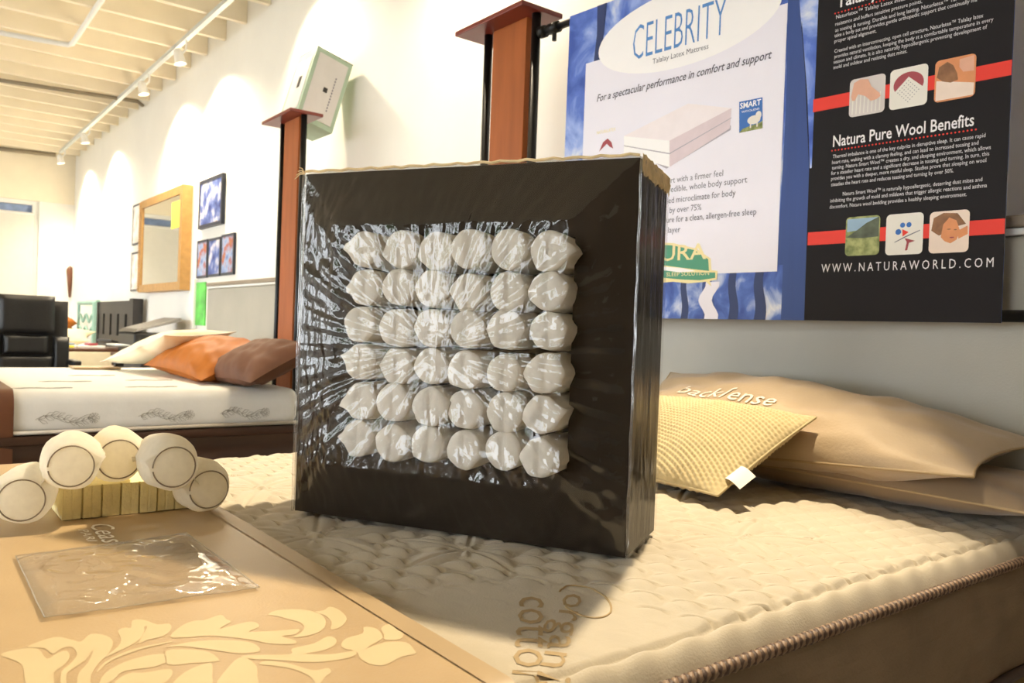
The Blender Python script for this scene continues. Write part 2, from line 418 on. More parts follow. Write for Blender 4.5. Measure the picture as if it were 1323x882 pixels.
def spot_head(loc, aim, label, power=None, size=60, blend=.4, group='track spotlights'):
    loc = np.array(loc, float); d = np.array(aim, float) - loc; d /= np.linalg.norm(d)
    t = thing('track_spotlight', label, 'spotlight', (loc[0], YT, ZT), group)
    piv = loc - d * .06
    mesh('stem', *gtube([(loc[0], YT, ZT), (loc[0], YT, (ZT + piv[2]) / 2), tuple(piv)], .008, 8), 'white_metal', t)
    mesh('lamp_can', *gtube([tuple(loc - d * .12), tuple(loc - d * .10), tuple(loc - d * .03), tuple(loc + d * .0)], [.022, .034, .04, .048], 16, caps=False), 'white_metal', t, smooth=True)
    mesh('bulb', *gtube([tuple(loc - d * .05), tuple(loc - d * .03), tuple(loc - d * .022)], [.012, .036, .030], 14), 'lamp_glow', t, smooth=True)
    if power:
        spot_light('spot_lamp', tuple(loc + d * .012), aim, power, size, blend, (1.0, .84, .60), .035)
for (x, y), lab in (((241, 50), 'white track spotlight over the row of pictures'), ((193, 94), 'white track spotlight over the gilt mirror'), ((116, 165), 'white track spotlight past the gilt mirror'), ((84, 195), 'white track spotlight at the far end of the lighting track')):
    p = trk(x, y); lp = np.array([p[0], YT - .04, ZT - .20])
    spot_head(lp, (p[0] + .2, WY, 1.5), lab, TRACK_SPOT_POWER, 140, 1.0)
spot_head((-5.0, YT - .06, ZT - .13), (-4.6, WY, 1.9), 'white track spotlight over the white and brown bed', TRACK_SPOT_POWER * .45, 140, 1.0)
spot_head((-3.0, YT - .06, ZT - .13), (-3.0, WY, 1.9), 'white track spotlight over the aisle between the two beds', TRACK_SPOT_POWER * .4, 140, 1.0)
spot_head(BED_SPOT, BED_AIM, 'white track spotlight shining down on the cream bed', SPOT_POWER, 52, .5)

# ================================================================== NEAR BED
ZM = 0.70
BX0, BX1, BY0, BY1 = -2.08, -0.568, -0.13, 1.90
bed = thing('quilted_mattress', 'cream quilted mattress with taupe sides and rope cord, under the display box', 'mattress', ((BX0 + BX1) / 2, (BY0 + BY1) / 2, .46))
nx, ny = 420, 540
gx = np.linspace(BX0, BX1, nx); gy = np.linspace(BY0, BY1, ny)
X, Y = np.meshgrid(gx, gy)
Z = np.zeros_like(X)
# crescent stitches in a staggered field
def stitches(X, Y, pitch, rot, depth):
    c, s = math.cos(rot), math.sin(rot)
    a = (X * c + Y * s) / pitch; b = (-X * s + Y * c) / (pitch * .8)
    row = np.floor(b); a2 = a + .5 * (row % 2)
    fa = a2 - np.floor(a2) - .5; fb = b - row - .5
    h1 = np.sin((np.floor(a2) * 12.9898 + row * 78.233)) * 43758.5453; h1 = h1 - np.floor(h1)
    fa = fa + (h1 - .5) * .2
    arc = fb - (.28 - 1.6 * fa ** 2) * (np.where(h1 > .5, 1, .8))
    d = np.abs(arc)
    win = np.clip(1 - (np.abs(fa) / .42) ** 4, 0, 1)
    dent = np.exp(-(d / .072) ** 2) * win
    puff = (1 - (2 * fa) ** 2) * (1 - (2 * fb) ** 2)
    return -depth * dent + depth * .45 * puff
Z += stitches(X, Y, .058, .35, .0135)
# two leaf sprays stitched into the quilt next to the box and near the pillow
def leaf_field(cx, cy, ang, L, W):
    c, s = math.cos(ang), math.sin(ang)
    u = ((X - cx) * c + (Y - cy) * s) / L; v = (-(X - cx) * s + (Y - cy) * c) / W
    prof = np.clip(1 - u ** 2, 0, 1)
    ins = (np.abs(u) < 1) & (np.abs(v) < prof)
    body = np.where(ins, np.sqrt(np.clip(1 - (v / np.maximum(prof, 1e-3)) ** 2, 0, 1)) * prof, 0)
    mid = np.exp(-(v / .10) ** 2) * (np.abs(u) < .95)
    return ins, body * .006 - mid * .004 * (np.abs(u) < 1)
for (cx, cy, sc) in ((-1.22, .56, 1.0), (-1.02, .72, .8), (-1.62, .62, 1.0), (-.86, 1.18, .9), (-1.75, 1.2, 1.1), (-1.2, 1.45, 1.0)):
    for k in range(5):
        an = 2 * math.pi * k / 5 + cx * 5
        ins, hh = leaf_field(cx + math.cos(an) * .085 * sc, cy + math.sin(an) * .085 * sc, an, .078 * sc, .034 * sc)
        Z = np.where(ins, hh, Z)
# label patch stays smooth
c0 = onz(700, 815, ZM); pr = np.sqrt(((X - c0[0]) / .24) ** 2 + ((Y - c0[1]) / .20) ** 2)
Z *= np.clip((pr - .75) / .3, 0.05, 1)
# border roll along the edges
e = np.minimum(np.minimum(X - BX0, BX1 - X), np.minimum(Y - BY0, BY1 - Y))
Z -= .008 * np.exp(-((e - .036) / .006) ** 2)
Z = np.where(e < .036, .003 * np.sin(np.clip(e / .036, 0, 1) * np.pi) - .003 + .0022 * np.sin(Y * 85 + X * 80), Z)
Z += -.030 * np.clip((.034 - e) / .034, 0, 1) ** 2
Z += .0025 * np.sin(X * 9 + 1) * np.sin(Y * 7)
Z -= Z.max() - .004
Zq = Z
top = mesh('quilt_top', *npgrid(X, Y, ZM + Z), 'quilt_cream', bed, smooth=True)
zs = ZM - .034
def sidewall(u, v):   # right long side with faint quilting
    y = BY0 + (BY1 - BY0) * u; z = .465 + (zs - .465) * v
    b = .014 * math.sin(math.pi * v) + .0035 * math.sin(y * 26 + 2 * math.sin(z * 30)) * math.sin(z * 40 + y * 9)
    return (BX1 + b, y, z)
g1 = ggrid(sidewall, 120, 12)
g2 = ggrid(lambda u, v: (2 * ((BX0 + BX1) / 2) - sidewall(1 - u, v)[0], sidewall(1 - u, v)[1], sidewall(1 - u, v)[2]), 120, 12)
g3 = gbox(BX0 + .002, BX1 - .002, BY0, BY1, .462, zs)
mesh('side_panel', *merge(g1, g2, g3), 'side_taupe', bed, smooth=False)
def rope(name, x, y0, y1, z, mat_a, mat_b, r=.0050, par=bed):
    o = None
    for k, mm in enumerate((mat_a, mat_b)):
        n = int((y1 - y0) / .0026)
        pts = [(x + .0042 * math.cos(t * 1.25 + k * math.pi), y0 + (y1 - y0) * t / n, z + .0042 * math.sin(t * 1.25 + k * math.pi)) for t in range(n + 1)]
        if o is None: o = mesh(name, *gtube(pts, r, 6), mm, par, smooth=True)
        else: mesh('strand', *gtube(pts, r, 6), mm, o, smooth=True)
for xx in (BX1 + .006, BX0 - .006):
    rope('cord', xx, BY0, BY1, ZM - .033, 'cord_light', 'cord_dark')
    mesh('bottom_piping', *gtube([(xx, BY0, .470), (xx, BY1, .470)], .009, 8), 'cord_dark', bed, smooth=True)
fd = thing('bed_foundation', 'olive tan upholstered foundation under the cream quilted mattress', 'bed base', ((BX0 + BX1) / 2, (BY0 + BY1) / 2, 0))
mesh('upholstered_box', *bbox(BX0 + .02, BX1 - .012, BY0 + .02, BY1 - .01, .12, .458, .012), 'foundation_olive', fd)
for x in (BX0 + .1, BX1 - .1):
    for y in (BY0 + .1, BY1 - .1): mesh('leg', *gtube([(x, y, 0), (x, y, .125)], [.022, .03], 10), 'rail_brown', fd)

# stitched words on the quilt
def zq(x, y):
    i = np.clip(((x - BX0) / (BX1 - BX0) * (nx - 1)).round().astype(int), 0, nx - 1); j = np.clip(((y - BY0) / (BY1 - BY0) * (ny - 1)).round().astype(int), 0, ny - 1)
    return Zq[j, i]
def drape_q(W):
    W = W.copy(); W[:, 2] = ZM + zq(W[:, 0], W[:, 1]) + .0008; return W
def qtext(s, pa, pb, cap, bold=0.0):
    a, b = onz(*pa, ZM), onz(*pb, ZM); d = b - a; w = np.linalg.norm(d); d /= w; up = np.array([-d[1], d[0], 0])
    lettering('stitched_lettering', s, a, d, up, (0, 0, 1), w, cap, 'stitch_tan', bed, bold=bold, warp=drape_q)
qtext('cotton', (672, 766), (660, 880), .046)
qtext('organic', (730, 762), (684, 892), .036)
loop = [onz(722 + 34 * (1 + math.cos(t)), 772 + 18 * math.sin(t) + (8 * math.cos(t)), ZM) for t in np.linspace(-2.9, 2.4, 40)]
mesh('stitched_outline', *gtube([(p[0], p[1], ZM + float(zq(np.array([p[0]]), np.array([p[1]]))[0]) + .0005) for p in loop], .0014, 5), 'stitch_tan', bed)

# ---------------------------------------------- runner across the foot of the near bed
ZR = ZM + .010
RY1 = 0.472
def runner_pt(s, y, lift=0.0):
    """s = x along the top, folding down past the edges"""
    rad = .045
    xr = BX1 + .016; xl = BX0 - .016
    wv = .00012 * math.sin(y * 9 + s * 4)
    if s > xr - rad:
        a = (s - (xr - rad)) / rad
        if a < math.pi / 2: return (xr - rad + (rad + lift) * math.sin(a), y, ZR + wv * (1 - a / 1.6) - rad + (rad + lift) * math.cos(a))
        return (xr + lift + .004 * math.sin(y * 30), y, ZR - rad - (a - math.pi / 2) * rad)
    if s < xl + rad:
        a = ((xl + rad) - s) / rad
        if a < math.pi / 2: return (xl + rad - (rad + lift) * math.sin(a), y, ZR - rad + (rad + lift) * math.cos(a))
        return (xl - lift, y, ZR - rad - (a - math.pi / 2) * rad)
    return (s, y, ZR + wv + lift)
S0, S1 = BX0 - .016 - .25, BX1 + .016 + .25
run = thing('bed_runner', 'tan satin bed runner with cream scrolling leaf print across the cream mattress', 'runner', (-1.3, .17, ZM))
def rfn(lift): return lambda u, v: runner_pt(S0 + (S1 - S0) * u, BY0 + .02 + (RY1 - BY0 - .02) * v, lift)
ga = ggrid(rfn(0), 140, 30); gb = ggrid(rfn(-.004), 140, 30); gb = (gb[0], [f[::-1] for f in gb[1]])
ed = ggrid(lambda u, v: runner_pt(S0 + (S1 - S0) * u, RY1, -.004 * v), 140, 1); ed = (ed[0], [f[::-1] for f in ed[1]])
mesh('cloth', *merge(ga, gb, ed), 'runner_satin', run, smooth=True)
hm = ggrid(lambda u, v: runner_pt(S0 + (S1 - S0) * u, RY1 - .026 + .0262 * v, .0014), 140, 2)
mesh('hem', *hm, 'runner_hem', run, smooth=True)
def rpoly(name, pts, m, lift):
    # densify, then put on the runner
    q = []
    for i in range(len(pts)):
        a = np.array(pts[i], float); b = np.array(pts[(i + 1) % len(pts)], float)
        a0 = np.array(pts[i - 1], float); b1 = np.array(pts[(i + 2) % len(pts)], float)
        for t in (0, .33, .67):   # catmull-rom rounding
            q.append(tuple(.5 * ((2 * a) + (-a0 + b) * t + (2 * a0 - 5 * a + 4 * b - b1) * t * t + (-a0 + 3 * a - 3 * b + b1) * t ** 3)))
    W = [onz(x, y, ZR) for x, y in q]
    poly = [(w[0], w[1]) for w in W]
    V, F = gprism(poly, lambda a, b, h: (a, b, h), 0)
    # subdivide so that the print follows the cloth
    return mesh(name, [runner_pt(a, b, lift) for a, b, _ in V], F, m, run)
A_ = lambda L: [(x / 4.725, 760 + y / 4.725) for x, y in L]
B_ = lambda L: [(220 + x / 3.78, 760 + y / 3.78) for x, y in L]
leaves = [
 A_([(0, 405), (120, 372), (230, 368), (285, 430), (350, 395), (405, 380), (425, 420), (390, 470), (330, 515), (318, 600), (170, 600), (140, 480), (90, 440)]),
 A_([(165, 357), (330, 298), (430, 312), (495, 325), (555, 278), (650, 290), (690, 330), (660, 400), (600, 460), (555, 530), (550, 600), (475, 600), (480, 520), (540, 450), (566, 378), (520, 440), (430, 500), (405, 530), (405, 600), (372, 600), (375, 510), (430, 460), (470, 405), (440, 360), (380, 365), (320, 400), (270, 365)]),
 A_([(720, 260), (760, 240), (800, 240), (810, 195), (880, 193), (960, 220), (1030, 215), (1045, 245), (1000, 290), (900, 315), (845, 335), (898, 240), (880, 235), (878, 270), (830, 330), (700, 395), (645, 418), (720, 355), (740, 310)]),
 A_([(590, 515), (640, 450), (800, 375), (1000, 330), (1040, 322), (1040, 330), (860, 372), (680, 440)]),
 A_([(640, 520), (760, 450), (900, 410), (1000, 400), (1100, 412), (1040, 440), (940, 480), (760, 505), (690, 560), (620, 600), (600, 600)]),
 A_([(700, 590), (780, 520), (880, 515), (1000, 495), (1050, 500), (1040, 545), (960, 590)]),
 B_([(0, 235), (60, 180), (120, 158), (165, 155), (245, 130), (272, 150), (295, 165), (240, 198), (370, 165), (420, 168), (432, 190), (385, 213), (550, 205), (630, 200), (610, 225), (545, 235), (610, 255), (600, 272), (480, 270), (385, 250), (200, 232), (80, 240)]),
 B_([(478, 130), (520, 108), (640, 103), (730, 125), (760, 165), (740, 205), (680, 230), (600, 240), (640, 215), (655, 190), (630, 165), (570, 150), (520, 135)]),
 B_([(700, 118), (750, 108), (780, 90), (830, 110), (862, 150), (830, 190), (785, 200), (788, 165), (755, 132)]),
 B_([(-20, 288), (100, 262), (240, 252), (380, 262), (430, 285), (430, 310), (330, 318), (200, 300), (60, 283)]),
 B_([(-20, 305), (100, 299), (190, 312), (235, 345), (225, 358), (100, 366), (-10, 372)]),
 B_([(345, 333), (420, 325), (585, 322), (595, 295), (700, 270), (770, 235), (810, 250), (800, 280), (740, 306), (660, 320), (780, 323), (870, 310), (905, 305), (905, 325), (850, 345), (700, 362), (500, 350), (400, 346)]),
 B_([(835, 275), (860, 245), (940, 220), (945, 190), (1000, 195), (1030, 220), (1030, 250), (955, 295), (1050, 264), (1150, 264), (1190, 300), (1195, 322), (1130, 335), (1050, 375), (980, 372), (930, 345), (910, 310), (850, 295)]),
 B_([(1030, 195), (1070, 175), (1110, 205), (1140, 222), (1120, 250), (1050, 252), (1042, 225)]),
 B_([(230, 480), (280, 390), (335, 340), (380, 345), (420, 380), (425, 430), (415, 480)]),
 B_([(15, 480), (70, 410), (180, 365), (205, 375), (205, 430), (190, 480)]),
 B_([(435, 370), (470, 355), (570, 365), (670, 395), (720, 400), (770, 390), (785, 410), (760, 430), (720, 470), (680, 430), (600, 395), (500, 378)]),
]
for L_ in leaves: rpoly('printed_leaf', L_, 'runner_print', .0004)
def rwarp(W):
    return np.array([runner_pt(p[0], p[1], .0024) for p in W])
def rtext(s, pa, pb, cap):
    a, b = onz(*pa, ZR), onz(*pb, ZR); d = b - a; w = np.linalg.norm(d); d /= w; up = np.array([-d[1], d[0], 0])
    lettering('embroidered_lettering', s, a, d, up, (0, 0, 1), w, cap, 'embroidery_white', run, shear=.25, warp=rwarp)
rtext('Ceas', (115, 680), (134, 704), .030)
rtext('PARI', (101, 686), (114, 702), .012)

# ---------------------------------------------- clear bag on the runner
bq = [onz(x, y, ZR) for x, y in ((57, 802), (335, 762), (240, 692), (20, 722))]
def bagfn(lift):
    def f(u, v):
        p = (bq[0] * (1 - u) + bq[1] * u) * (1 - v) + (bq[3] * (1 - u) + bq[2] * u) * v
        q = Vector((p[0], p[1], 0))
        h = .002 + .0030 * (1 + noise.noise(q * 16)) + .002 * noise.noise(q * 45) + .012 * max(0, u - .7) * v
        ee = min(u, 1 - u, v, 1 - v); h *= min(1, .35 + ee * 9)
        base = runner_pt(p[0], p[1])[2]
        return (p[0], p[1], base + .0015 + h * lift)
    return f
bag = thing('plastic_bag', 'flat clear plastic bag with crinkled film lying on the tan runner', 'bag', tuple((bq[0] + bq[2]) / 2))
mesh('top_film', *ggrid(bagfn(1.0), 70, 50), 'bag_film', bag, smooth=True)
f1 = bagfn(1.0)
for a, b in (((0, .0), (1, .0)), ((1, 0), (1, 1)), ((0, .93), (1, .93)), ((0, 1), (1, 1)), ((0, 0), (0, 1))):
    mesh('seam', *gtube([tuple(np.array(f1(a[0] + (b[0] - a[0]) * t / 24, a[1] + (b[1] - a[1]) * t / 24)) + np.array((0, 0, .0008))) for t in range(25)], .0009, 5), 'bag_film', bag)

# ---------------------------------------------- latex block and the loose coil strip
lx0, lx1 = -1.60, -1.442; ly0, ly1 = .229, .428; lz0 = ZM + .0115; lz1 = lz0 + .052
def comb():
    pts = [(lx0, ly1), (lx0, ly0)]
    # near-left side, then the grooved front from ly0 to ly1
    pts += [(lx0 + .05, ly0), (lx0 + .053, ly0 + .006), (lx0 + .057, ly0)]
    pts += [(lx1, ly0)]
    n = 7; w = (ly1 - ly0) / n
    rng = random.Random(3)
    for k in range(n):
        y0 = ly0 + k * w; j = rng.uniform(-.0025, .0015)
        if k: pts += [(lx1 - .007, y0 - .0007), (lx1 - .007, y0 + .0007)]
        pts += [(lx1 + j, y0 + .0016)]
        pts += [(lx1 + j, y0 + w * .42), (lx1 - .0012 + j, y0 + w * .5), (lx1 + j, y0 + w * .58)]
        pts += [(lx1 + j, y0 + w - .0016)]
    pts += [(lx1, ly1)]
    return pts
blk = tag(mesh('latex_block', *gprism(comb(), lambda a, b, h: (a + .006 * (h - lz0) / .05 * 0, b, lz0 + h), lz1 - lz0), 'latex'), 'pale yellow latex foam block with grooved front on the runner', 'foam block')

def loose_rings(l): return [(l, .86), (l * .75, 1.0), (l * .45, 1.08), (l * .2, 1.03), (.012, .94), (.003, .85), (.0, .80), (-.002, .55), (-.003, .3), (-.003, .1)]
def pocket_geo(c, ax, r, length, ears, seed, crease=True, n=28, bulge=.0, up=(0, 0, 1), loose=False):
    """fabric pocket: back end at c + ax*length, end face at c (ax points into the pocket)"""
    ax = Vector(ax).normalized(); upv = Vector(up); sx = upv.cross(ax).normalized(); sy = ax.cross(sx).normalized()
    c = Vector(c); V = []; F = []
    rings = loose_rings(length) if loose else [(length, .90), (length * .7, 1.0), (length * .4, 1.0 + bulge), (length * .12, 1.0), (.004, .985), (.0, .955), (-.002, .72), (-.003, .4), (-.0032, .12)]
    for ri, (t, k) in enumerate(rings):
        for j in range(n):
            a = 2 * math.pi * j / n
            d = Vector((math.cos(a), math.sin(a), 0))
            w = noise.noise(d * 1.6 + Vector((seed * 3.1, seed, t * 20))) * .10
            rr = r * k * (1 + w * (.9 if k > .5 else .3))
            if t < length * .6 and k > (.79 if loose else .9):
                for ea, es in ears:
                    da = math.atan2(math.sin(a - ea), math.cos(a - ea))
                    rr += es * max(0, 1 - abs(da) / .42) ** 1.6 * (1 if t < .02 else .5)
            tt = t
            if crease and k < .97 and t <= 0.0:
                xx = rr * math.cos(a)
                tt += .0030 * math.exp(-((xx - r * .08 * math.sin(seed)) / (r * .16)) ** 2) - .0022 * math.exp(-((xx - r * .3) / (r * .16)) ** 2)
            V.append(tuple(c + ax * tt + sx * rr * math.cos(a) + sy * rr * math.sin(a)))
    m_ = len(rings)
    for i in range(m_ - 1):
        for j in range(n):
            F.append((i * n + j, i * n + (j + 1) % n, (i + 1) * n + (j + 1) % n, (i + 1) * n + j))
    F.append(tuple((m_ - 1) * n + j for j in range(n))); F.append(tuple(range(n))[::-1])
    return V, F
strip = thing('pocket_coil_strip', 'arched strip of five white fabric pocket coils over the yellow foam block', 'coil strip', (-1.52, .33, ZM + .01))
cz = [ZM + .056, lz1 + .044, lz1 + .045, lz1 + .044, ZM + .055]
cp = [onz(x, y, z) for (x, y), z in zip(((28, 646), (92, 602), (154, 593), (225, 603), (270, 632)), cz)]
AX = Vector((-.96, .10, 0.02))
for k, c in enumerate(cp):
    ax = Vector((-.97, .22 - .05 * k, .02)); ax.normalize()
    ears = [(0.25 if k > 2 else 2.9, .012)] if k not in (0,) else [(.5, .010)]
    p = mesh('pocket', *pocket_geo(c, ax, .0410, .125, ears, k + 1.3, crease=False, loose=True), 'pocket_white', strip, smooth=True)
    sx = Vector((0, 0, 1)).cross(ax).normalized(); sy = ax.cross(sx)
    cc = Vector(c) - ax * .0012
    ring = [tuple(cc + sx * .0312 * math.cos(t) + sy * .0312 * math.sin(t)) for t in np.linspace(0, 2 * math.pi * .97, 40)]
    mesh('wire_ring', *gtube(ring, .0011, 6), 'wire', p, smooth=True)
for k in range(4):   # the welded fabric between neighbours
    a, b = Vector(cp[k]), Vector(cp[k + 1]); d = (b - a).normalized()
    pa = a + d * .030; pb = b - d * .030
    def web(u, v, pa=pa, pb=pb):
        p = pa.lerp(pb, u) + AX * (.002 + .115 * v); return tuple(p + Vector((0, 0, .005 * math.sin(u * math.pi) + .003 * math.sin(v * 9 + u * 5))))
    gA = ggrid(web, 5, 10); gB = ([tuple(Vector(q) + Vector((0, 0, -.0015))) for q in gA[0]], [f[::-1] for f in gA[1]])
    mesh('seam_web', *merge(gA, gB), 'pocket_white', strip, smooth=True)

# ================================================================== COIL DISPLAY BOX
A2 = np.array([-1.372, .587]); B2 = np.array([-.845, .886]); U2 = (B2 - A2) / np.linalg.norm(B2 - A2); N2 = np.array([U2[1], -U2[0]])
BW = .605; BH = .60; BD = .195; ZB = ZM + .004
def bp(u, v, w=0.0):   # w = outwards from the front
    p = A2 + U2 * u + N2 * w; return (p[0], p[1], ZB + v)
cen = A2 + U2 * BW / 2 - N2 * BD / 2
dbx = thing('coil_display_box', 'dark brown display box of white pocket coils wrapped in clear film on the mattress', 'display box', (cen[0], cen[1], ZB))
u0, u1, v0, v1 = .130, .508, .120, .482
def bbx(a, b, c, d, e, f):
    v, fc = gbox(a, b, c, d, e, f); return [bp(x, z, -y) for x, y, z in v], fc
fr = [bbx(0, BW, 0, BD, 0, v0), bbx(0, BW, 0, BD, v1, BH), bbx(0, u0, 0, BD, v0, v1), bbx(u1, BW, 0, BD, v0, v1)]
mesh('case', *merge(*fr), 'display_brown', dbx)
mesh('recess_back', *bbx(u0, u1, .09, .10, v0, v1), 'recess_dark', dbx)
rng = random.Random(11)
inw = (-N2[0], -N2[1], 0)
for r_ in range(6):
    for c_ in range(6):
        u = .160 + .0645 * c_ + rng.uniform(-.003, .003); v = .147 + .0622 * r_ + rng.uniform(-.003, .003)
        if c_ == 0: u -= .002
        ears = []
        # ear angles: sx axis is up x ax
        for s_ in (0, math.pi):
            es = rng.uniform(-.004, .007)
            if (c_ == 5 and s_ == math.pi) or (c_ == 0 and s_ == 0): es = rng.choice((.004, .012, .016))
            if es > 0: ears.append((s_ + rng.uniform(-.3, .3), es))
        ears.append((rng.uniform(0, 6.28), rng.uniform(0, .004)))
        g = pocket_geo(bp(u, v, .048 + rng.uniform(-.004, .004)), inw, .0305 + rng.uniform(-.001, .0012), .125, ears, r_ * 7.3 + c_ * 1.7 + 1, n=26)
        mesh('pocket', *g, 'pocket_fabric', dbx, smooth=True)
# film over the front, pulled taut from the coils to the case edges
def wrapf(u, v):
    a = u * BW; b = v * BH
    fx = max(0.0, min(1.0, min(a / .11, (BW - a) / .085))); fy = max(0.0, min(1.0, min(b / .10, (BH - b) / .10)))
    h = .060 * min(fx, fy) * (.4 + .6 * max(fx, fy)) if min(fx, fy) < 1 else .060
    q = Vector((a * 9, b * 9, 0))
    ang = math.atan2(b - BH / 2, a - BW / 2)
    rad = math.hypot(a - BW / 2, b - BH / 2)
    fold = .0034 * noise.noise(Vector((ang * 16, rad * 3, 1.7))) * (0.3 + min(1, rad / .25))
    cr = .0030 * noise.noise(q * 3.1) + .0022 * noise.noise(Vector((a * 90, b * 26, 3))) + .0010 * abs(noise.noise(q * 6))
    ee = min(1, 30 * min(u, 1 - u, v, 1 - v))
    return bp(a, b, .004 + h + (fold + cr) * ee)
def side_r(u, v):
    q = noise.noise(Vector((u * 9 + v * 1.5, v * 3.0, 5))) * .003 + noise.noise(Vector((u * 26, v * 5, 9))) * .0016
    p = bp(BW, v * BH, -u * BD); e_ = min(1, 12 * min(u, 1 - u))
    return (p[0] + U2[0] * (.004 + q * e_), p[1] + U2[1] * (.004 + q * e_), p[2])
def side_l(u, v):
    q = noise.noise(Vector((u * 9, v * 5, 15))) * .002
    p = bp(0, v * BH, -(1 - u) * BD); return (p[0] - U2[0] * (.004 + q), p[1] - U2[1] * (.004 + q), p[2])
mesh('film_front', *ggrid(wrapf, 210, 210), 'wrap_film', dbx, smooth=True)
mesh('film_side', *ggrid(side_r, 50, 90), 'wrap_film_side', dbx, smooth=True)
mesh('film_side', *ggrid(side_l, 24, 40), 'wrap_film_side', dbx, smooth=True)
mesh('film_top', *ggrid(lambda u, v: bp(u * BW, BH + .003 + .002 * noise.noise(Vector((u * 12, v * 5, 2))), -v * BD), 60, 16), 'wrap_film_side', dbx, smooth=True)
# rolled film edges that catch the light
for pa in ([bp(BW + .003, t * BH / 20, .004) for t in range(21)], [bp(-.003, t * BH / 20, .004) for t in range(21)]):
    mesh('film_edge', *gtube([(p[0] + .0012 * math.sin(i * 1.9), p[1], p[2]) for i, p in enumerate(pa)], .0022, 6), 'wrap_film_side', dbx, smooth=True)
# torn kraft tape along the top edges
def tapefn(u, v):
    j = noise.noise(Vector((u * 14, v * 3, 4))); k_ = noise.noise(Vector((u * 30, v * 6, 8)))
    p = bp(BW + .005 + .004 * j * v, BH + .006 - .030 * v * (1 + .4 * k_) + .003 * j, .004 - u * (BD + .004))
    return p
mesh('kraft_tape', *ggrid(tapefn, 40, 6), 'kraft', dbx, smooth=True)
mesh('kraft_edge', *gtube([(lambda p: (p[0], p[1], p[2] + .0015 * math.sin(t * 2.3)))(bp(BW * t / 40, BH + .004, .003)) for t in range(41)], .0024, 6), 'kraft', dbx)
for k in range(4):
    a = Vector(bp(0, BH, .004)); dd = Vector((-.02 + .006 * k, -.01, .006 * k - .008))
    mesh('frayed_thread', *gtube([tuple(a), tuple(a + dd * .5 + Vector((0, 0, .004))), tuple(a + dd)], .0009, 5), 'kraft', dbx)

# ================================================================== PILLOWS
def pillow_geo(L, W, T, nu=48, nv=36, pinch=.12, seed=0, wr=.006, point=.05, p=2.6, flange=.0, knit=None, twist=0.0):
    def half(s):
        def fn(a, b):
            u = 2 * a - 1; v = 2 * b - 1
            x = u * L / 2 * (1 - pinch * (1 - v * v) * abs(u) ** 3) * (1 + point * (u * u * v * v)); y = v * W / 2 * (1 - pinch * (1 - u * u) * abs(v) ** 3) * (1 + point * (u * u * v * v))
            uu = min(1, abs(u) / (1 - flange)); vv = min(1, abs(v) / (1 - flange))
            t = ((1 - uu ** p) * (1 - vv ** p)); t = max(0, t) ** .62
            h = T / 2 * t
            q = Vector((u * 2.2 + seed, v * 2.2, s * 3 + seed * .7))
            w = wr * (noise.noise(q * 1.3) + .6 * noise.noise(Vector((u * 7 + v * 2, v * 2.2 - u, seed)))) * min(1, t * 2.5)
            w += wr * .8 * math.sin(math.atan2(v, u) * 14 + seed) * (abs(u * v) ** 1.5) * min(1, t * 3)
            if knit: w += knit(x, y) * min(1, t * 3 + .2)
            return (x, y, s * (h + .0015) + s * w - twist * max(0, x) * y)
        return fn
    g1 = ggrid(half(1), nu, nv); g2 = ggrid(half(-1), nu, nv); g2 = (g2[0], [f[::-1] for f in g2[1]])
    def rim(s): return [half(s)(i / nu, 0) for i in range(nu + 1)] + [half(s)(1, j / nv) for j in range(1, nv + 1)] + [half(s)(1 - i / nu, 1) for i in range(1, nu + 1)] + [half(s)(0, 1 - j / nv) for j in range(1, nv)]
    r1, r2 = rim(1), rim(-1); n = len(r1)
    g3 = (r1 + r2, [(i, i + n, (i + 1) % n + n, (i + 1) % n) for i in range(n)])
    seam = [tuple((Vector(a) + Vector(b)) / 2) for a, b in zip(r1, r2)]
    return merge(g1, g2, g3), seam
def place(V, M): return [tuple(M @ Vector(p)) for p in V]
def basis(o, ex, ey):
    ex = Vector(ex).normalized(); ey = Vector(ey); ey = (ey - ex * ey.dot(ex)).normalized(); ez = ex.cross(ey)
    M = Matrix.Identity(4)
    for i in range(3): M[i][0], M[i][1], M[i][2], M[i][3] = ex[i], ey[i], ez[i], o[i]
    return M
def pillow(name, label, M, L, W, T, m, seam_m=None, group=None, **kw):
    (V, F), seam = pillow_geo(L, W, T, **kw)
    t = thing(name, label, 'pillow', tuple(M.translation), group)
    mesh('cover', place(V, M), F, m, t, smooth=True)
    if seam_m: mesh('piping', *gtube(place(seam + [seam[0]], M), .003, 6), seam_m, t, smooth=True)
    return t
# tan pillow lying against the headboard, with a plumper one under it
M1 = basis((-1.145, 1.745, ZM + .138), (1, .02, -.03), (0, .86, .42))
t1 = pillow('tan_pillow', 'long tan sateen pillow with white backsense lettering resting against the grey headboard', M1, .96, .34, .16, 'tan_pillow', 'runner_hem', seed=2.2, wr=.013, pinch=.04, point=.05, p=2.4, twist=.75)
M0 = basis((-1.06, 1.765, ZM + .054), (1, .01, 0), (0, 1, .03))
pillow('tan_pillow', 'flatter shaded tan pillow lying on the mattress under the lettered pillow', M0, 1.0, .31, .095, 'tan_pillow_under', 'runner_hem', seed=5.1, wr=.006, pinch=.04, point=.06, p=3.0)
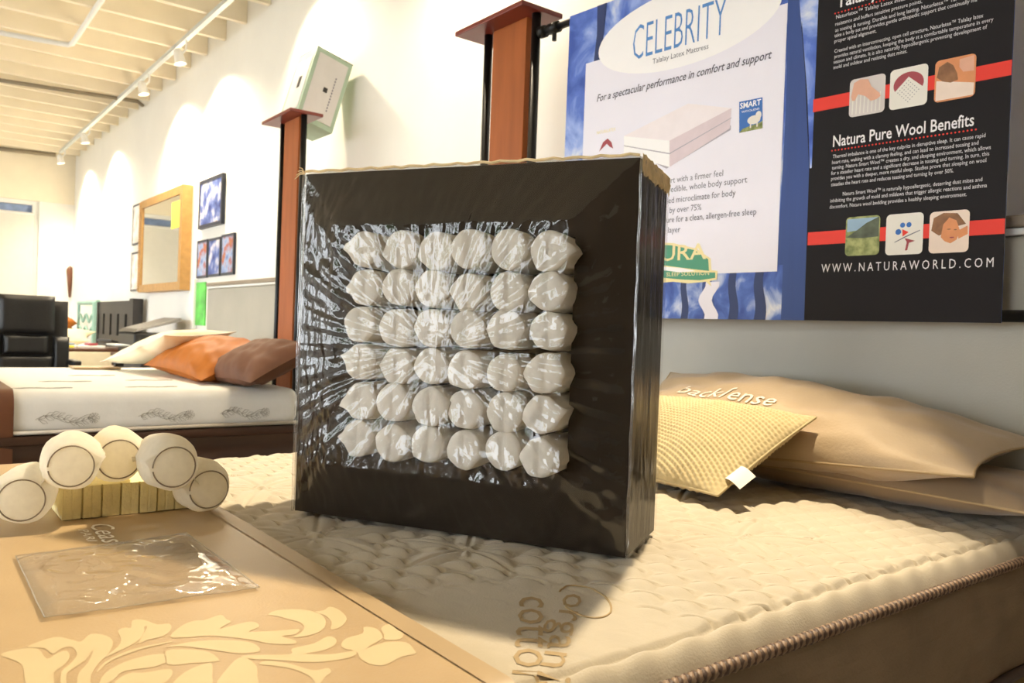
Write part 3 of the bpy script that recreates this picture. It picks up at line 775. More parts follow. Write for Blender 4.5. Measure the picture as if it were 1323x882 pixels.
# knitted cushion
def knitf(x, y):
    r = math.hypot((x + .02) * 1.0, (y + .5) * 1.0)
    return .0042 * math.sin(r * 2 * math.pi / .0105) * (.6 + .4 * math.sin(x * 2 * math.pi / .011))
M2 = basis((-1.275, 1.495, ZM + .100), (1, -.10, 0), (.10, .80, .41))
t2 = pillow('knit_pillow', 'small cream knitted pillow with ribbed cover leaning on the tan pillow', M2, .52, .31, .11, 'knit', 'knit', seed=7.7, wr=.003, pinch=-.03, point=.06, p=2.6, nu=220, nv=140, knit=knitf)
def tagfn(u, v):
    return tuple(M2 @ Vector((.245 + .065 * v, -.115 + .05 * u - .02 * v, .004 + .010 * math.sin(v * 3.1))))
mesh('care_tag', *ggrid(tagfn, 6, 8), 'tag_white', t2, smooth=True)

# ================================================================== HEADBOARDS, PILLARS, BANNER
HB = 1.965
def headboard(x0, x1, label, z1):
    t = thing('headboard', label, 'headboard', ((x0 + x1) / 2, HB + .04, 0))
    mesh('padded_panel', *bbox(x0, x1, HB, HB + .08, .1, z1 - .045, .012, 3), 'headboard_grey', t)
    mesh('white_bead', *bbox(x0, x1, HB - .004, HB + .085, z1 - .044, z1 - .028, .003), 'white_metal', t)
    mesh('top_rail', *bbox(x0 - .01, x1 + .01, HB - .01, HB + .09, z1 - .027, z1, .005), 'headboard_trim', t)
    for x in (x0 + .1, x1 - .1): mesh('foot', *gbox(x - .03, x + .03, HB + .02, HB + .06, 0, .11), 'black_metal', t)
headboard(-6.40, -3.1, 'grey padded headboard with brown top rail behind the white far bed', EYE + .30)
headboard(-2.9, .45, 'wide grey padded headboard behind the tan pillows and under the banner', EYE + .30)
def pillar(dx, dy, label):
    t = thing('display_pillar', label, 'pillar', (-2.39 + dx, 1.80 + dy, 0), 'cherry wood display pillars')
    zt = EYE + 1.133
    mesh('cap', *bbox(-2.635 + dx, -2.218 + dx, 1.71 + dy, 1.897 + dy, zt, zt + .018, .003), 'cherry_cap', t)
    mesh('slab', *bbox(-2.492 + dx, -2.290 + dx, 1.79 + dy, 1.815 + dy, .02, zt, .002), 'cherry_wood', t)
    for x in (-2.535, -2.247): mesh('post', *gtube([(x + dx, 1.80 + dy, .02), (x + dx, 1.80 + dy, zt)], .0165, 16), 'black_metal', t, smooth=True)
    mesh('base', *bbox(-2.62 + dx, -2.23 + dx, 1.71 + dy, 1.89 + dy, 0, .02, .003), 'black_metal', t)
pillar(0, 0, 'cherry wood pillar between black posts, holding the left end of the banner pole')
pillar(-1.92, -.04, 'cherry wood pillar between black posts, with a mint green box on its cap')
pillar(2.32, .08, 'cherry wood pillar between black posts, holding the right end of the banner pole')

# mint box tilted between pillar cap and wall
def tilted():
    lean = math.radians(15.6); c, s = math.cos(lean), math.sin(lean)
    o = np.array([-4.315, 1.775, EYE + 1.160])   # near, right-hand bottom corner
    ex = np.array([-1, 0, 0]); ey = np.array([0, c, -s]); ez = np.array([0, s, c])
    return o, ex, ey, ez
o_, ex, ey, ez = tilted()
gb_ = thing('storage_carton', 'mint green carton with grey end panel tilted on the pillar cap', 'box', tuple(o_))
def tb(a0, a1, b0, b1, c0, c1, m, name, par=gb_, r=.0):
    v, f = gbox(a0, a1, b0, b1, c0, c1); return mesh(name, [tuple(o_ + ex * x + ey * y + ez * z) for x, y, z in v], [q[::-1] for q in f], m, par)
tb(0, .27, 0, .225, 0, .43, 'mint_card', 'carton_body')
tb(-.002, 0, .022, .203, .03, .405, 'card_white', 'end_label')
tb(.03, .24, -.002, 0, .06, .38, 'card_white', 'front_label')
tb(.10, .14, -.003, -.002, .2, .27, 'dark_wood', 'printed_mark')
tb(-.003, -.002, .10, .125, .20, .228, 'dark_wood', 'printed_mark')
for k in range(12): tb(-.003, -.002, .150, .157, .10 + .018 * k, .111 + .018 * k, 'ink_grey', 'printed_mark')   # unreadable small print
tb(-.001, .271, -.001, .226, .43, .433, 'dark_wood', 'lid_edge')

# banner
pL = onY(730, 200, 1.80); pR = onY(1303, 200, 1.90)
BU = pR - pL; BU[2] = 0; BLEN = float(np.linalg.norm(BU)); BU /= BLEN; BN = np.array([BU[1], -BU[0], 0])
BZ0, BZ1 = EYE + .060, EYE + 1.072
def Bp(u, z, h=0.0): p = pL + BU * u + BN * h; return (p[0], p[1], z)
def Buv(x, y):
    r = ray(x, y); t = ((pL - CAMP) @ BN) / (r @ BN); p = CAMP + r * t
    return float((p - pL) @ BU), float(p[2])
ban = thing('hanging_banner', 'printed cloth banner in blue, white and black hung between the pillars', 'banner', Bp(BLEN / 2, BZ0))
g = gbox(0, BLEN, -.0012, .0012, BZ0, BZ1); mesh('cloth', [Bp(x, z, -y) for x, y, z in g[0]], g[1], 'ink_blue_sky', ban)
tp = thing('banner_pole', 'black metal pole through the top hem of the banner', 'pole', Bp(0, BZ1))
yo = .024
def polepts(z, a, b): return [Bp(a, z, -.017), Bp(b, z, -.017)]
mesh('tube', *gtube(polepts(BZ1 - .010, -.16, 1.62), .0125, 12), 'black_metal', tp, smooth=True)
mesh('collar', *gtube(polepts(BZ1 - .010, -.115, -.07), .019, 14), 'black_metal', tp, smooth=True)
mesh('collar', *gtube(polepts(BZ1 - .010, -.16, -.135), .021, 14), 'black_metal', tp, smooth=True)
mesh('thumb_screw', *gtube([Bp(-.09, BZ1 - .02, -.017), Bp(-.09, BZ1 - .055, -.017)], .008, 10), 'black_metal', tp)
g = gbox(0, BLEN, -.017, .017, BZ1 - .004, BZ1 + .030)
bpole = thing('banner_pole', 'black metal pole through the bottom hem of the banner', 'pole', Bp(0, BZ0))
mesh('tube', *gtube(polepts(BZ0 + .016, -.02, 1.62), .0135, 12), 'black_metal', bpole, smooth=True)
mesh('collar', *gtube(polepts(BZ0 + .016, 1.385, 1.42), .020, 14), 'black_metal', bpole, smooth=True)
LAYER = [.0016]
def lay(): LAYER[0] += .0001; return LAYER[0]
def base_layer(): LAYER[0] = .0034   # ink on top of the printed fields
def bpoly(name, pts, m, uvz=False, h=None):
    q = pts if uvz else [Buv(x, y) for x, y in pts]
    hh = h if h else lay()
    V, F = gprism(q, lambda a, b, t: Bp(a, b, hh), 0)
    return mesh(name, V, F, m, ban)
def ell(cx, cz, rx, rz, n=36, rot=0):
    return [(cx + rx * math.cos(t) * math.cos(rot) - rz * math.sin(t) * math.sin(rot), cz + rx * math.cos(t) * math.sin(rot) + rz * math.sin(t) * math.cos(rot)) for t in [2 * math.pi * i / n for i in range(n)]]
def rrect(u0_, u1_, z0, z1, r):
    out = []
    for cx, cz, a0 in ((u1_ - r, z1 - r, 0), (u0_ + r, z1 - r, 90), (u0_ + r, z0 + r, 180), (u1_ - r, z0 + r, 270)):
        for k in range(5): a = math.radians(a0 + 22.5 * k); out.append((cx + r * math.cos(a), cz + r * math.sin(a)))
    return out
def btext(s, pa, pb, cap_px, m, name='lettering', **kw):
    a = Buv(*pa); b = Buv(*pb); t = Buv(pa[0], pa[1] - cap_px)
    z = (a[1] + b[1]) / 2
    z = a[1]
    return lettering(name, s, Bp(a[0], z), BU, (0, 0, 1), BN, b[0] - a[0], t[1] - a[1], m, ban, lift=lay(), **kw)
def frect(name, u0_, u1_, z0, z1, m): return bpoly(name, [(u0_, z0), (u1_, z0), (u1_, z1), (u0_, z1)], m, True)
E_ = EYE
# backdrop prints
frect('printed_field', .845, BLEN, BZ0, BZ1, 'ink_black')
bpoly('printed_field', [(.80, BZ0), (.885, BZ0), (.882, E_ + .45), (.86, E_ + .70), (.835, E_ + .90), (.835, BZ1), (.80, BZ1), (.81, E_ + .6)], 'ink_deep_blue', True)
bpoly('printed_field', [(.845, BZ1), (.835, E_ + .92), (.868, E_ + .65), (.884, E_ + .45), (.889, E_ + .45), (.889, BZ1)], 'ink_blue_sky', True)
frect('printed_field', 0, .82, BZ0, E_ + .205, 'ink_forest')
frect('printed_field', 0, .10, BZ0, E_ + .9, 'ink_blue_sky')
for u_, w_ in ((.02, .018), (.36, .03), (.50, .025), (.575, .04), (.66, .03), (.74, .035)):
    ps = [(u_ + .004 * math.sin(k * .9), BZ0 + (E_ + .205 - BZ0) * k / 8) for k in range(9)]
    bpoly('printed_trunk', ps + [(a + w_ * (1 - .04 * k), b) for k, (a, b) in reversed(list(enumerate(ps)))], 'ink_deep_blue' if int(u_ * 100) % 2 else 'ink_navy', True)
ps = [(.572 + .012 * math.sin(k * .9 + 1), BZ0 + .105 * k / 8) for k in range(9)]
bpoly('printed_trunk', ps + [(a + .045, b) for a, b in reversed(ps)], 'ink_panel', True)
bpoly('printed_trunk', [(.118, E_ + .89), (.150, E_ + .89), (.165, BZ1), (.125, BZ1), (.128, E_ + .98)], 'ink_navy', True)
frect('printed_panel', .084, .804, E_ + .188, E_ + .894, 'ink_panel')
cu, czz = Buv(886, 45)
bpoly('printed_oval', ell(.463, E_ + .918, .325, .118, 48), 'ink_white', True)
base_layer()
btext('CELEBRITY', (818, 79), (938, 52), 44, 'ink_cel_blue', bold=-.012)
btext('Talalay Latex Mattress', (844, 83), (916, 67), 6.5, 'ink_grey')
btext('For a spectacular performance in comfort and support', (772, 132), (998, 78), 9, 'ink_dark_grey', shear=.28, bold=.008)
base_layer()
# drawing of a mattress
bpoly('printed_picture', [(806, 190), (862, 218), (945, 168), (945, 162), (870, 205)], 'ink_shadow_grey')
bpoly('printed_picture', [(807, 176), (866, 182), (946, 140), (890, 134)], 'ink_mattress_light')
bpoly('printed_picture', [(807, 176), (866, 182), (866, 216), (807, 200)], 'ink_white')
bpoly('printed_picture', [(866, 182), (946, 140), (944, 166), (866, 216)], 'ink_mattress_shade')
bpoly('printed_line', [(807, 188), (866, 198), (946, 152), (946, 153), (866, 199.5), (807, 189)], 'ink_shadow_grey')
base_layer()
# small red arch emblem with word
btext('NATURALATEX', (772, 174), (796, 169), 4, 'ink_gold')
bpoly('printed_emblem', [(775, 196), (780, 184), (786, 179), (791, 184), (793, 192), (789, 190), (785, 186), (780, 191)], 'ink_rose')
base_layer()
# blue square badge with a sheep on a hill
bpoly('printed_badge', [(956, 132), (986, 126), (986, 166), (956, 172)], 'ink_badge_blue')
btext('SMART', (957, 141), (984, 135.5), 7, 'ink_white', bold=.02)
btext('WOOLENS', (959, 146.5), (982, 142), 2.6, 'ink_white')
bpoly('printed_badge', [(956, 172), (960, 167), (970, 163), (980, 160), (986, 156), (986, 166)], 'ink_grass')
a_ = Buv(975, 155); bpoly('printed_sheep', ell(a_[0], a_[1], .020, .012, 20), 'ink_cream', True); a_ = Buv(981, 149); bpoly('printed_sheep', ell(a_[0], a_[1], .009, .011, 16), 'ink_cream', True)
for k in (-.010, .010): a_ = Buv(975, 160); frect('printed_sheep', a_[0] + k - .002, a_[0] + k + .002, a_[1] - .010, a_[1] + .004, 'ink_cream')
base_layer()
# list, partly behind the box
for s, pa, pb in (('port with a firmer feel', (859, 237.8), (935, 228)), ('incredible, whole body support', (855, 250), (966, 238)), ('led microclimate for body', (863, 263), (951, 255)),
                  ('by over 75%', (866, 275.5), (907, 272)), ('ure for a clean, allergen-free sleep', (862, 288), (978, 279)), ('layer', (864, 301), (880, 300))):
    btext(s, pa, pb, 7.5, 'ink_grey')
base_layer()
# green shield logo
bpoly('printed_logo', [(800, 330), (820, 318), (845, 313), (870, 314), (900, 321), (919, 334), (920, 349), (928, 350), (927, 361), (918, 363), (920, 370), (913, 364), (890, 366), (870, 364), (820, 368), (800, 360)], 'ink_gold')
bpoly('printed_logo', [(803, 333), (822, 321), (846, 316), (870, 317), (898, 323), (916, 335), (917, 350), (890, 347), (860, 343), (803, 350)], 'ink_green')
bpoly('printed_logo', [(803, 357), (850, 348), (885, 352), (925, 352), (925, 359), (905, 362), (880, 361), (850, 358), (803, 364)], 'ink_green')
bpoly('printed_logo', [(850, 344), (880, 346), (900, 350), (880, 352), (850, 348)], 'ink_white')
btext('NATURA', (800, 340), (913, 343), 18, 'ink_gold', bold=.01)
btext('SLEEP SOLUTION', (862, 357), (917, 358), 5, 'ink_gold')
base_layer()
# black half: red bars, photographs, copy
for zc in (E_ + .6085, E_ + .2685):
    frect('printed_bar', .887, BLEN, zc - .0165, zc + .0165, 'ink_red')
def photo(pts, m):
    LAYER[0] = .0040
    q = [Buv(x, y) for x, y in pts]; us = [a for a, b in q]; zs_ = [b for a, b in q]
    u0_, u1_ = (us[0] + us[3]) / 2, (us[1] + us[2]) / 2; z1_, z0_ = (zs_[0] + zs_[1]) / 2, (zs_[2] + zs_[3]) / 2
    bpoly('printed_photograph', rrect(u0_, u1_, z0_, z1_, .010), m, True)
    W, H = u1_ - u0_, z1_ - z0_
    return lambda L: [(u0_ + W * a, z0_ + H * b) for a, b in L]
q = photo([(1099, 104), (1145, 95), (1144, 145), (1098, 152)], 'ink_ridge')
for k in range(8): bpoly('printed_detail', q([(.08 + .11 * k, .06), (.11 + .11 * k, .06), (.12 + .11 * k, .55), (.09 + .11 * k, .55)]), 'ink_cream', True)
bpoly('printed_detail', q([(.05, .55), (.12, .9), (.3, .97), (.52, .93), (.62, .72), (.86, .5), (.88, .42), (.78, .36), (.62, .34), (.45, .5), (.25, .58), (.16, .42), (.08, .44)]), 'ink_skin', True)
q = photo([(1151, 92), (1200, 82), (1199, 135), (1150, 143)], 'ink_cream')
bpoly('printed_detail', q(ell(.5, .58, .40, .30)), 'ink_rose', True)
bpoly('printed_detail', q([(.5, .76), (.92, .42), (.52, .06), (.10, .40)]), 'ink_cream', True)
for i in range(6):
    for j in range(6):
        a = .5 + (i - j) * .055; b = .66 - (i + j) * .052
        bpoly('printed_dot', q(ell(a, b, .014, .012, 6)), 'ink_grey', True, h=LAYER[0] + .0003)
lay(); lay()
q = photo([(1209, 80), (1262, 69), (1261, 125), (1208, 133)], 'ink_skin_warm')
bpoly('printed_detail', q([(.04, .04), (.96, .04), (.97, .32), (.6, .4), (.04, .52)]), 'ink_linen', True)
bpoly('printed_detail', q([(.05, .60), (.10, .84), (.3, .93), (.45, .82), (.55, .62), (.58, .46), (.4, .42), (.2, .48)]), 'ink_hair', True)
bpoly('printed_detail', q([(.6, .93), (.95, .96), (.96, .6), (.7, .62), (.6, .75)]), 'ink_skin', True)
q = photo([(1094, 280), (1138, 279), (1137, 329), (1093, 331)], 'ink_grass')
bpoly('printed_detail', q([(.04, .62), (.5, .66), (.96, .5), (.96, .95), (.04, .95)]), 'ink_sky', True)
bpoly('printed_detail', q([(.03, .48), (.35, .66), (.6, .82), (.97, .96), (.97, .46), (.5, .44)]), 'ink_hill', True)
q = photo([(1146, 277), (1194, 275), (1193, 328), (1145, 330)], 'ink_cream')
for cx_, cz_, rr in ((.45, .72, .07), (.62, .72, .07), (.34, .56, .08)): bpoly('printed_detail', q(ell(cx_, cz_, rr, rr * .9, 12)), 'ink_badge_blue', True)
bpoly('printed_detail', q([(.45, .62), (.62, .54), (.46, .44)]), 'ink_red', True)
bpoly('printed_detail', q([(.52, .40), (.6, .38), (.8, .32), (.64, .28), (.6, .1), (.54, .1), (.58, .3)]), 'ink_rose', True)
bpoly('printed_detail', q([(.25, .32), (.55, .45), (.92, .58), (.92, .56), (.55, .42), (.25, .30)]), 'ink_grey', True)
q = photo([(1202, 274), (1253, 271), (1253, 325), (1201, 328)], 'ink_linen')
bpoly('printed_detail', q([(.05, .55), (.10, .85), (.35, .96), (.7, .93), (.92, .66), (.7, .62), (.5, .5), (.25, .42)]), 'ink_hair', True)
bpoly('printed_detail', q([(.30, .38), (.35, .68), (.5, .84), (.68, .76), (.78, .5), (.70, .3), (.55, .22), (.4, .28)]), 'ink_skin_warm', True)
bpoly('printed_detail', q([(.70, .5), (.96, .62), (.97, .42), (.75, .32)]), 'ink_skin_warm', True)
bpoly('printed_detail', q(ell(.50, .56, .05, .012, 10)), 'ink_hair', True); bpoly('printed_detail', q(ell(.66, .54, .04, .012, 10)), 'ink_hair', True)
bpoly('printed_detail', q(ell(.58, .36, .06, .016, 10)), 'ink_rose', True)
base_layer()
btext('Talalay Latex Benefits', (1082, 11), (1266, -38), 15, 'ink_text_white', bold=.015)
btext('Natura Pure Wool Benefits', (1077, 190), (1259, 165), 14, 'ink_text_white', bold=.012)
btext('WWW.NATURAWORLD.COM', (1062, 352), (1284, 349), 10.5, 'ink_text_white', spacing=1.5)
for (xa, ya, xb, yb, n) in ((1080, 18, 1275, -30, 40), (1076, 195, 1267, 167.5, 40)):
    a = Buv(xa, ya); b = Buv(xb, yb); hh = lay()
    parts = []
    for i in range(n):
        uu = a[0] + (b[0] - a[0]) * i / n; parts.append(gprism(ell(uu, a[1], .0022, .0022, 6), lambda p, q_, t, hh=hh: Bp(p, q_, hh), 0))
    mesh('dotted_rule', *merge(*parts), 'ink_red', ban)
base_layer()
body = [('Naturlatex™ Talalay Latex instantly rea', (1081, 25), (1192, -2)), ('resistance and buffers sensitive pressure points,', (1080, 34), (1192, 7)), ('as tossing & turning. Durable and long lasting. Naturlatex™ Tal', (1080, 42), (1236, 5)), ('take a body set and provides gentle orthopedic support that continually ma', (1079, 49), (1263, 7)), ('proper spinal alignment.', (1079, 56), (1133, 43)),
 ('Created with an interconnecting, open cell structure, Naturlatex™ Talalay latex', (1079, 69), (1271, 26)), ('provides natural ventilation, keeping the body at a comfortable temperature in every', (1079, 76), (1284, 31)), ('season and climate. It is also naturally hypoallergenic preventing development of', (1078, 83), (1276, 40)), ('mold and mildew and resisting dust mites.', (1078, 90), (1173, 71)),
 ('Thermal imbalance is one of the key culprits in disruptive sleep. It can cause rapid', (1077, 205), (1274, 179)), ('heart rate, waking with a clammy feeling, and can lead to increased tossing and', (1076, 212.5), (1265, 188)), ('turning. Natura Smart Wool™ creates a dry, and sleeping environment, which allows', (1076, 219.5), (1281, 195)), ('for a steadier heart rate and a significant decrease in tossing and turning. In turn, this', (1075, 226.5), (1279, 203)), ('provides you with a deeper, more restful sleep. Studies prove that sleeping on wool', (1075, 233.5), (1275, 211)), ('steadies the heart rate and reduces tossing and turning by over 50%.', (1075, 241), (1233, 224)),
 ('Natura Smart Wool™ is naturally hypoallergenic, deterring dust mites and', (1090, 253), (1270, 236)), ('inhibiting the growth of mold and mildews that trigger allergic reactions and asthma', (1074, 262), (1276, 245)), ('discomfort. Natura wool bedding provides a healthy sleeping environment.', (1073, 270), (1250, 255))]
for s, pa, pb in body: btext(s, pa, pb, 4.6, 'ink_body_white', name='printed_copy')

# backsense lettering on the tan pillow
def on_pillow(W):   # drop lettering on the pillow's top sheet along its own normal
    dg = None
    Mi = M1.inverted(); out = []
    for p in W:
        q = Mi @ Vector(p); out.append(q)
    return out
(PV, PF), _s = pillow_geo(.96, .34, .16, seed=2.2, wr=.013, pinch=.04, point=.05, p=2.4, twist=.75)
PA = np.array(PV)[:49 * 37]
from mathutils.bvhtree import BVHTree
PB = BVHTree.FromPolygons([Vector(p) for p in PV], PF)
def pillow_text(s, a, b, cap, m):
    V, F = text_geo(s, .25, 0.0)
    x0, x1 = V[:, 0].min(), V[:, 0].max(); sx = (b[0] - a[0]) / (x1 - x0); sy = cap / cap_h()
    P = np.stack([a[0] + (V[:, 0] - x0) * sx, a[1] + (b[1] - a[1]) * (V[:, 0] - x0) / (x1 - x0) + V[:, 1] * sy], -1)
    W = []
    for p in P:
        hit = PB.ray_cast(Vector((p[0], p[1], 1)), Vector((0, 0, -1)))[0]; z = hit.z if hit else .05
        W.append(tuple(M1 @ Vector((p[0], p[1], z + .0025))))
    mesh('embroidered_lettering', W, F, m, t1)
def pl_local(x, y):  # pixel -> local xy on the pillow's upper sheet (iterated against its height)
    z = .08
    for _ in range(4):
        n = M1.to_3x3() @ Vector((0, 0, 1)); o = M1 @ Vector((0, 0, z)); r = Vector(ray(x, y)); c = Vector(CAMP)
        t = (o - c).dot(n) / r.dot(n); q = M1.inverted() @ (c + r * t)
        d = (PA[:, 0] - q.x) ** 2 + (PA[:, 1] - q.y) ** 2; z = PA[d.argmin(), 2]
    return (q.x, q.y)
a, b = pl_local(874, 508), pl_local(997, 524)
pillow_text('backſense', a, b, .042, 'embroidery_white')

# ================================================================== FAR BED
FX0, FX1, FY0, FY1 = -5.75, -3.87, -.40, 1.665
FZ0, FZ1 = EYE - .50, EYE - .318
fb = thing('floral_mattress', 'white mattress with grey floral embroidery on a dark wooden bed', 'mattress', ((FX0 + FX1) / 2, (FY0 + FY1) / 2, FZ0))
gm = bbox(FX0, FX1, FY0, FY1, FZ0, FZ1, .055, 6)
mesh('cover', *gm, 'far_mattress_white', fb, smooth=True)
mesh('bottom_piping', *gtube([(FX1 + .002, FY0, FZ0 + .012), (FX1 + .002, FY1, FZ0 + .012)], .009, 8), 'tag_white', fb, smooth=True)
def sprig(fn, name, par, sc, seed):
    rg = random.Random(seed); parts = []
    def stroke(pts, r): parts.append(gtube([fn(a * sc, b * sc) for a, b in pts], r, 4))
    for k in range(9):
        x = -.5 + k * .11; y = .08 * math.sin(k * .8) + .1
        L_ = .13 + .05 * rg.random()
        for s in (1, -1):
            stroke([(x, y), (x + L_ * .5, y + s * L_ * .5), (x + L_, y + s * L_ * .45), (x + L_ * .6, y + s * .02), (x, y)], .0011 * sc / .25)
    stroke([(-.55 + .1 * k, .08 * math.sin(k * .8) + .1) for k in range(11)], .0011 * sc / .25)
    for k in range(6):
        a = k * 1.047; stroke([(.5 + .02 * math.cos(a), .1 + .02 * math.sin(a)), (.5 + .11 * math.cos(a - .3), .1 + .11 * math.sin(a - .3)), (.5 + .11 * math.cos(a + .3), .1 + .11 * math.sin(a + .3)), (.5 + .02 * math.cos(a), .1 + .02 * math.sin(a))], .0011 * sc / .25)
    mesh(name, *merge(*parts), 'embroid_grey', par)
for k, y in enumerate((.62, 1.02, 1.38, .2)):
    sprig(lambda a, b, y=y: (FX1 + .0012, y + a, FZ0 + .045 + b), 'embroidered_sprig', fb, .21, k)
for k, (x, y) in enumerate(((-4.05, .55), (-4.05, 1.0), (-4.1, 1.35), (-4.45, .7), (-4.5, 1.1), (-4.9, .9))):
    sprig(lambda a, b, x=x, y=y: (x - b, y + a, FZ1 + .0008), 'embroidered_sprig', fb, .2, k + 9)
bf = thing('wooden_bed_frame', 'dark brown wooden bed frame with moulded side rail under the white mattress', 'bed frame', ((FX0 + FX1) / 2, (FY0 + FY1) / 2, 0))
mesh('deck', *gbox(FX0 + .02, FX1 - .02, FY0 + .02, FY1 - .02, FZ0 - .06, FZ0 - .002), 'rail_brown', bf)
for x0, s in ((FX1 - .03, 1), (FX0 + .03, -1)):
    def rail(u, v, x0=x0, s=s):
        z = FZ0 - .20 + .20 * v; d = .04 + .012 * (v > .8) + .010 * math.sin(v * 9); return (x0 + s * d, FY0 + (FY1 - FY0) * u, z)
    ga = ggrid(rail, 2, 24); gb2 = ggrid(lambda u, v, x0=x0: (x0, FY0 + (FY1 - FY0) * (1 - u), FZ0 - .20 + .20 * v), 2, 1)
    mesh('side_rail', *merge(ga, gb2), 'rail_brown', bf)
mesh('end_rail', *gbox(FX0, FX1, FY0 - .03, FY0 - .002, FZ0 - .22, FZ0 - .01), 'rail_brown', bf)
for x in (FX0 + .06, FX1 - .06):
    for y in (FY0 + .06, FY1 - .06): mesh('leg', *gtube([(x, y, 0), (x, y, FZ0 - .06)], [.03, .04], 10), 'rail_brown', bf)
# brown satin runner draped over its foot
fr_ = thing('bed_runner', 'glossy brown satin runner draped over the foot of the white bed', 'runner', (FX1, 0, FZ1))
def brf(lift):
    def f(u, v):
        s = -2.13 + 2.45 * u; y = FY0 - .01 + (.435 - FY0) * v
        rad = .058; xr = FX1 + .008
        w = .004 * math.sin(y * 24 + u * 6)
        if s < -rad * 1.0 + 0: return (xr + s, y, FZ1 + .006 + lift + .3 * w)
        a = (s + rad) / rad
        if a < math.pi / 2: return (xr - rad + (rad + lift) * math.sin(a), y, FZ1 + .006 - rad + (rad + lift) * math.cos(a))
        return (xr + lift + w + .003, y, FZ1 + .006 - rad - (a - math.pi / 2) * rad)
    return f
ga = ggrid(brf(.004), 90, 16); gb2 = ggrid(brf(0), 90, 16); gb2 = (gb2[0], [f[::-1] for f in gb2[1]])
mesh('cloth', *merge(ga, gb2), 'brown_satin', fr_, smooth=True)
# pillows on it
pillow('cream_pillow', 'cream pillow with a white tag propped up against the orange pillow', basis((-5.18, 1.36, FZ1 + .155), (.85, .17, .20), (-.2, .9, .06)), .80, .42, .14, 'pillow_cream', 'tag_white', seed=1.5, wr=.004)
pc = bpy.data.objects['cream_pillow']
MC = basis((-5.18, 1.36, FZ1 + .155), (.85, .17, .20), (-.2, .9, .06))
mesh('care_tag', [tuple(MC @ Vector(p)) for p in ((.0, -.20, .012), (.07, -.20, .012), (.075, -.29, -.02), (.005, -.29, -.02))], [(0, 1, 2, 3)], 'tag_white', pc)
pillow('orange_pillow', 'shiny orange pillow lying between the cream and brown pillows', basis((-4.62, 1.44, FZ1 + .118), (1, .05, -.03), (0, .88, .34)), .90, .42, .20, 'pillow_orange', 'pillow_orange', seed=3.5, wr=.014, pinch=.08)
pillow('brown_pillow', 'matt brown quilted pillow on the white mattress beside the orange one', basis((-4.02, 1.49, FZ1 + .125), (1, .0, .03), (0, .80, .42)), .74, .36, .18, 'pillow_brown', 'pillow_brown', seed=4.5, wr=.010, pinch=.06)
pq = onX(125, 468, -5.55); pq[2] = FZ1 + .004
sl = thing('mattress_swatch', 'thin folded tan fabric swatch on the white mattress by the cream pillow', 'swatch', tuple(pq))
mesh('swatch_fold', *bbox(pq[0] - .10, pq[0] + .10, pq[1] - .14, pq[1] + .12, FZ1 + .004, FZ1 + .016, .004), 'runner_satin', sl)
mesh('swatch_clip', *bbox(pq[0] - .03, pq[0] + .03, pq[1] + .10, pq[1] + .15, FZ1 + .017, FZ1 + .040, .004), 'black_plastic', sl)

# ================================================================== WALL PICTURES, MIRROR
def pic(name, label, pts, Yw, depth, fw, fm, am, cat='picture', group=None, glassname='print'):
    q = [onY(x, y, Yw) for x, y in pts]
    x0 = (q[0][0] + q[3][0]) / 2; x1 = (q[1][0] + q[2][0]) / 2; z1 = (q[0][2] + q[1][2]) / 2; z0 = (q[2][2] + q[3][2]) / 2
    t = thing(name, label, cat, ((x0 + x1) / 2, WY, z0), group)
    for nm, b in (('top', (x0, x1, z1 - fw, z1)), ('bottom', (x0, x1, z0, z0 + fw)), ('l', (x0, x0 + fw, z0 + fw, z1 - fw)), ('r', (x1 - fw, x1, z0 + fw, z1 - fw))):
        mesh('frame_rail', *gbox(b[0], b[1], WY - depth, WY - .001, b[2], b[3]), fm, t)
    mesh(glassname, *gbox(x0 + fw, x1 - fw, WY - depth * .88, WY - .002, z0 + fw, z1 - fw), am, t)
    return t, x0, x1, z0, z1
md = .09
mt_, x0, x1, z0, z1 = pic('wall_mirror', 'large gilt wooden framed mirror with a yellow note on the wall', [(180, 262), (234, 238), (234, 376), (180, 376)], WY - md, md, .075, 'gilt', 'mirror_glass', 'mirror', glassname='glass')
for k in range(40):   # carved beading down the frame's far edge
    zc = z0 + .02 + (z1 - z0 - .04) * k / 39
    mesh('carved_bead', *bbox(x0 - .012, x0 + .02, WY - md - .012, WY - md + .01, zc - .009, zc + .009, .004, 1), 'gilt', mt_)
nq = [onY(x, y, WY - md * .88 - .004) for x, y in ((222, 262), (236, 256), (235, 292), (221, 296))]
nx0, nx1 = nq[0][0], nq[1][0]; nz1, nz0 = nq[0][2], nq[3][2]
tag(mesh('paper_note', *gbox(nx0, nx1, WY - md * .88 - .004, WY - md * .88 - .001, nz0, nz1), 'note_yellow'), 'yellow paper note taped to the gilt mirror glass', 'note')
grp = 'framed pictures on the white wall'
pic('framed_picture', 'large dark framed blue picture beside the gilt mirror', [(257, 236), (287, 222), (286, 290), (256, 295)], WY - .03, .03, .03, 'frame_black', 'art_blue', group=grp)
pic('framed_picture', 'small dark framed print next to the gilt mirror, below the large blue picture', [(254, 312), (267.5, 308.5), (267, 358), (254, 360)], WY - .02, .02, .02, 'frame_black', 'art_mixed', group=grp)
pic('framed_picture', 'small dark framed print in the middle of the row of three', [(268.5, 309), (284, 305.5), (284, 356), (268, 358)], WY - .02, .02, .02, 'frame_black', 'art_blue', group=grp)
pic('framed_picture', 'small dark framed print of the row of three, farthest from the gilt mirror', [(285.5, 304), (302, 300), (301, 354), (285, 356)], WY - .02, .02, .02, 'frame_black', 'art_mixed', group=grp)
pic('framed_picture', 'pale picture in thin dark frame, upper one half hidden by the gilt mirror', [(171, 266), (190, 258), (190, 312), (171, 317)], WY - .02, .02, .02, 'frame_black', 'art_pale', group=grp)
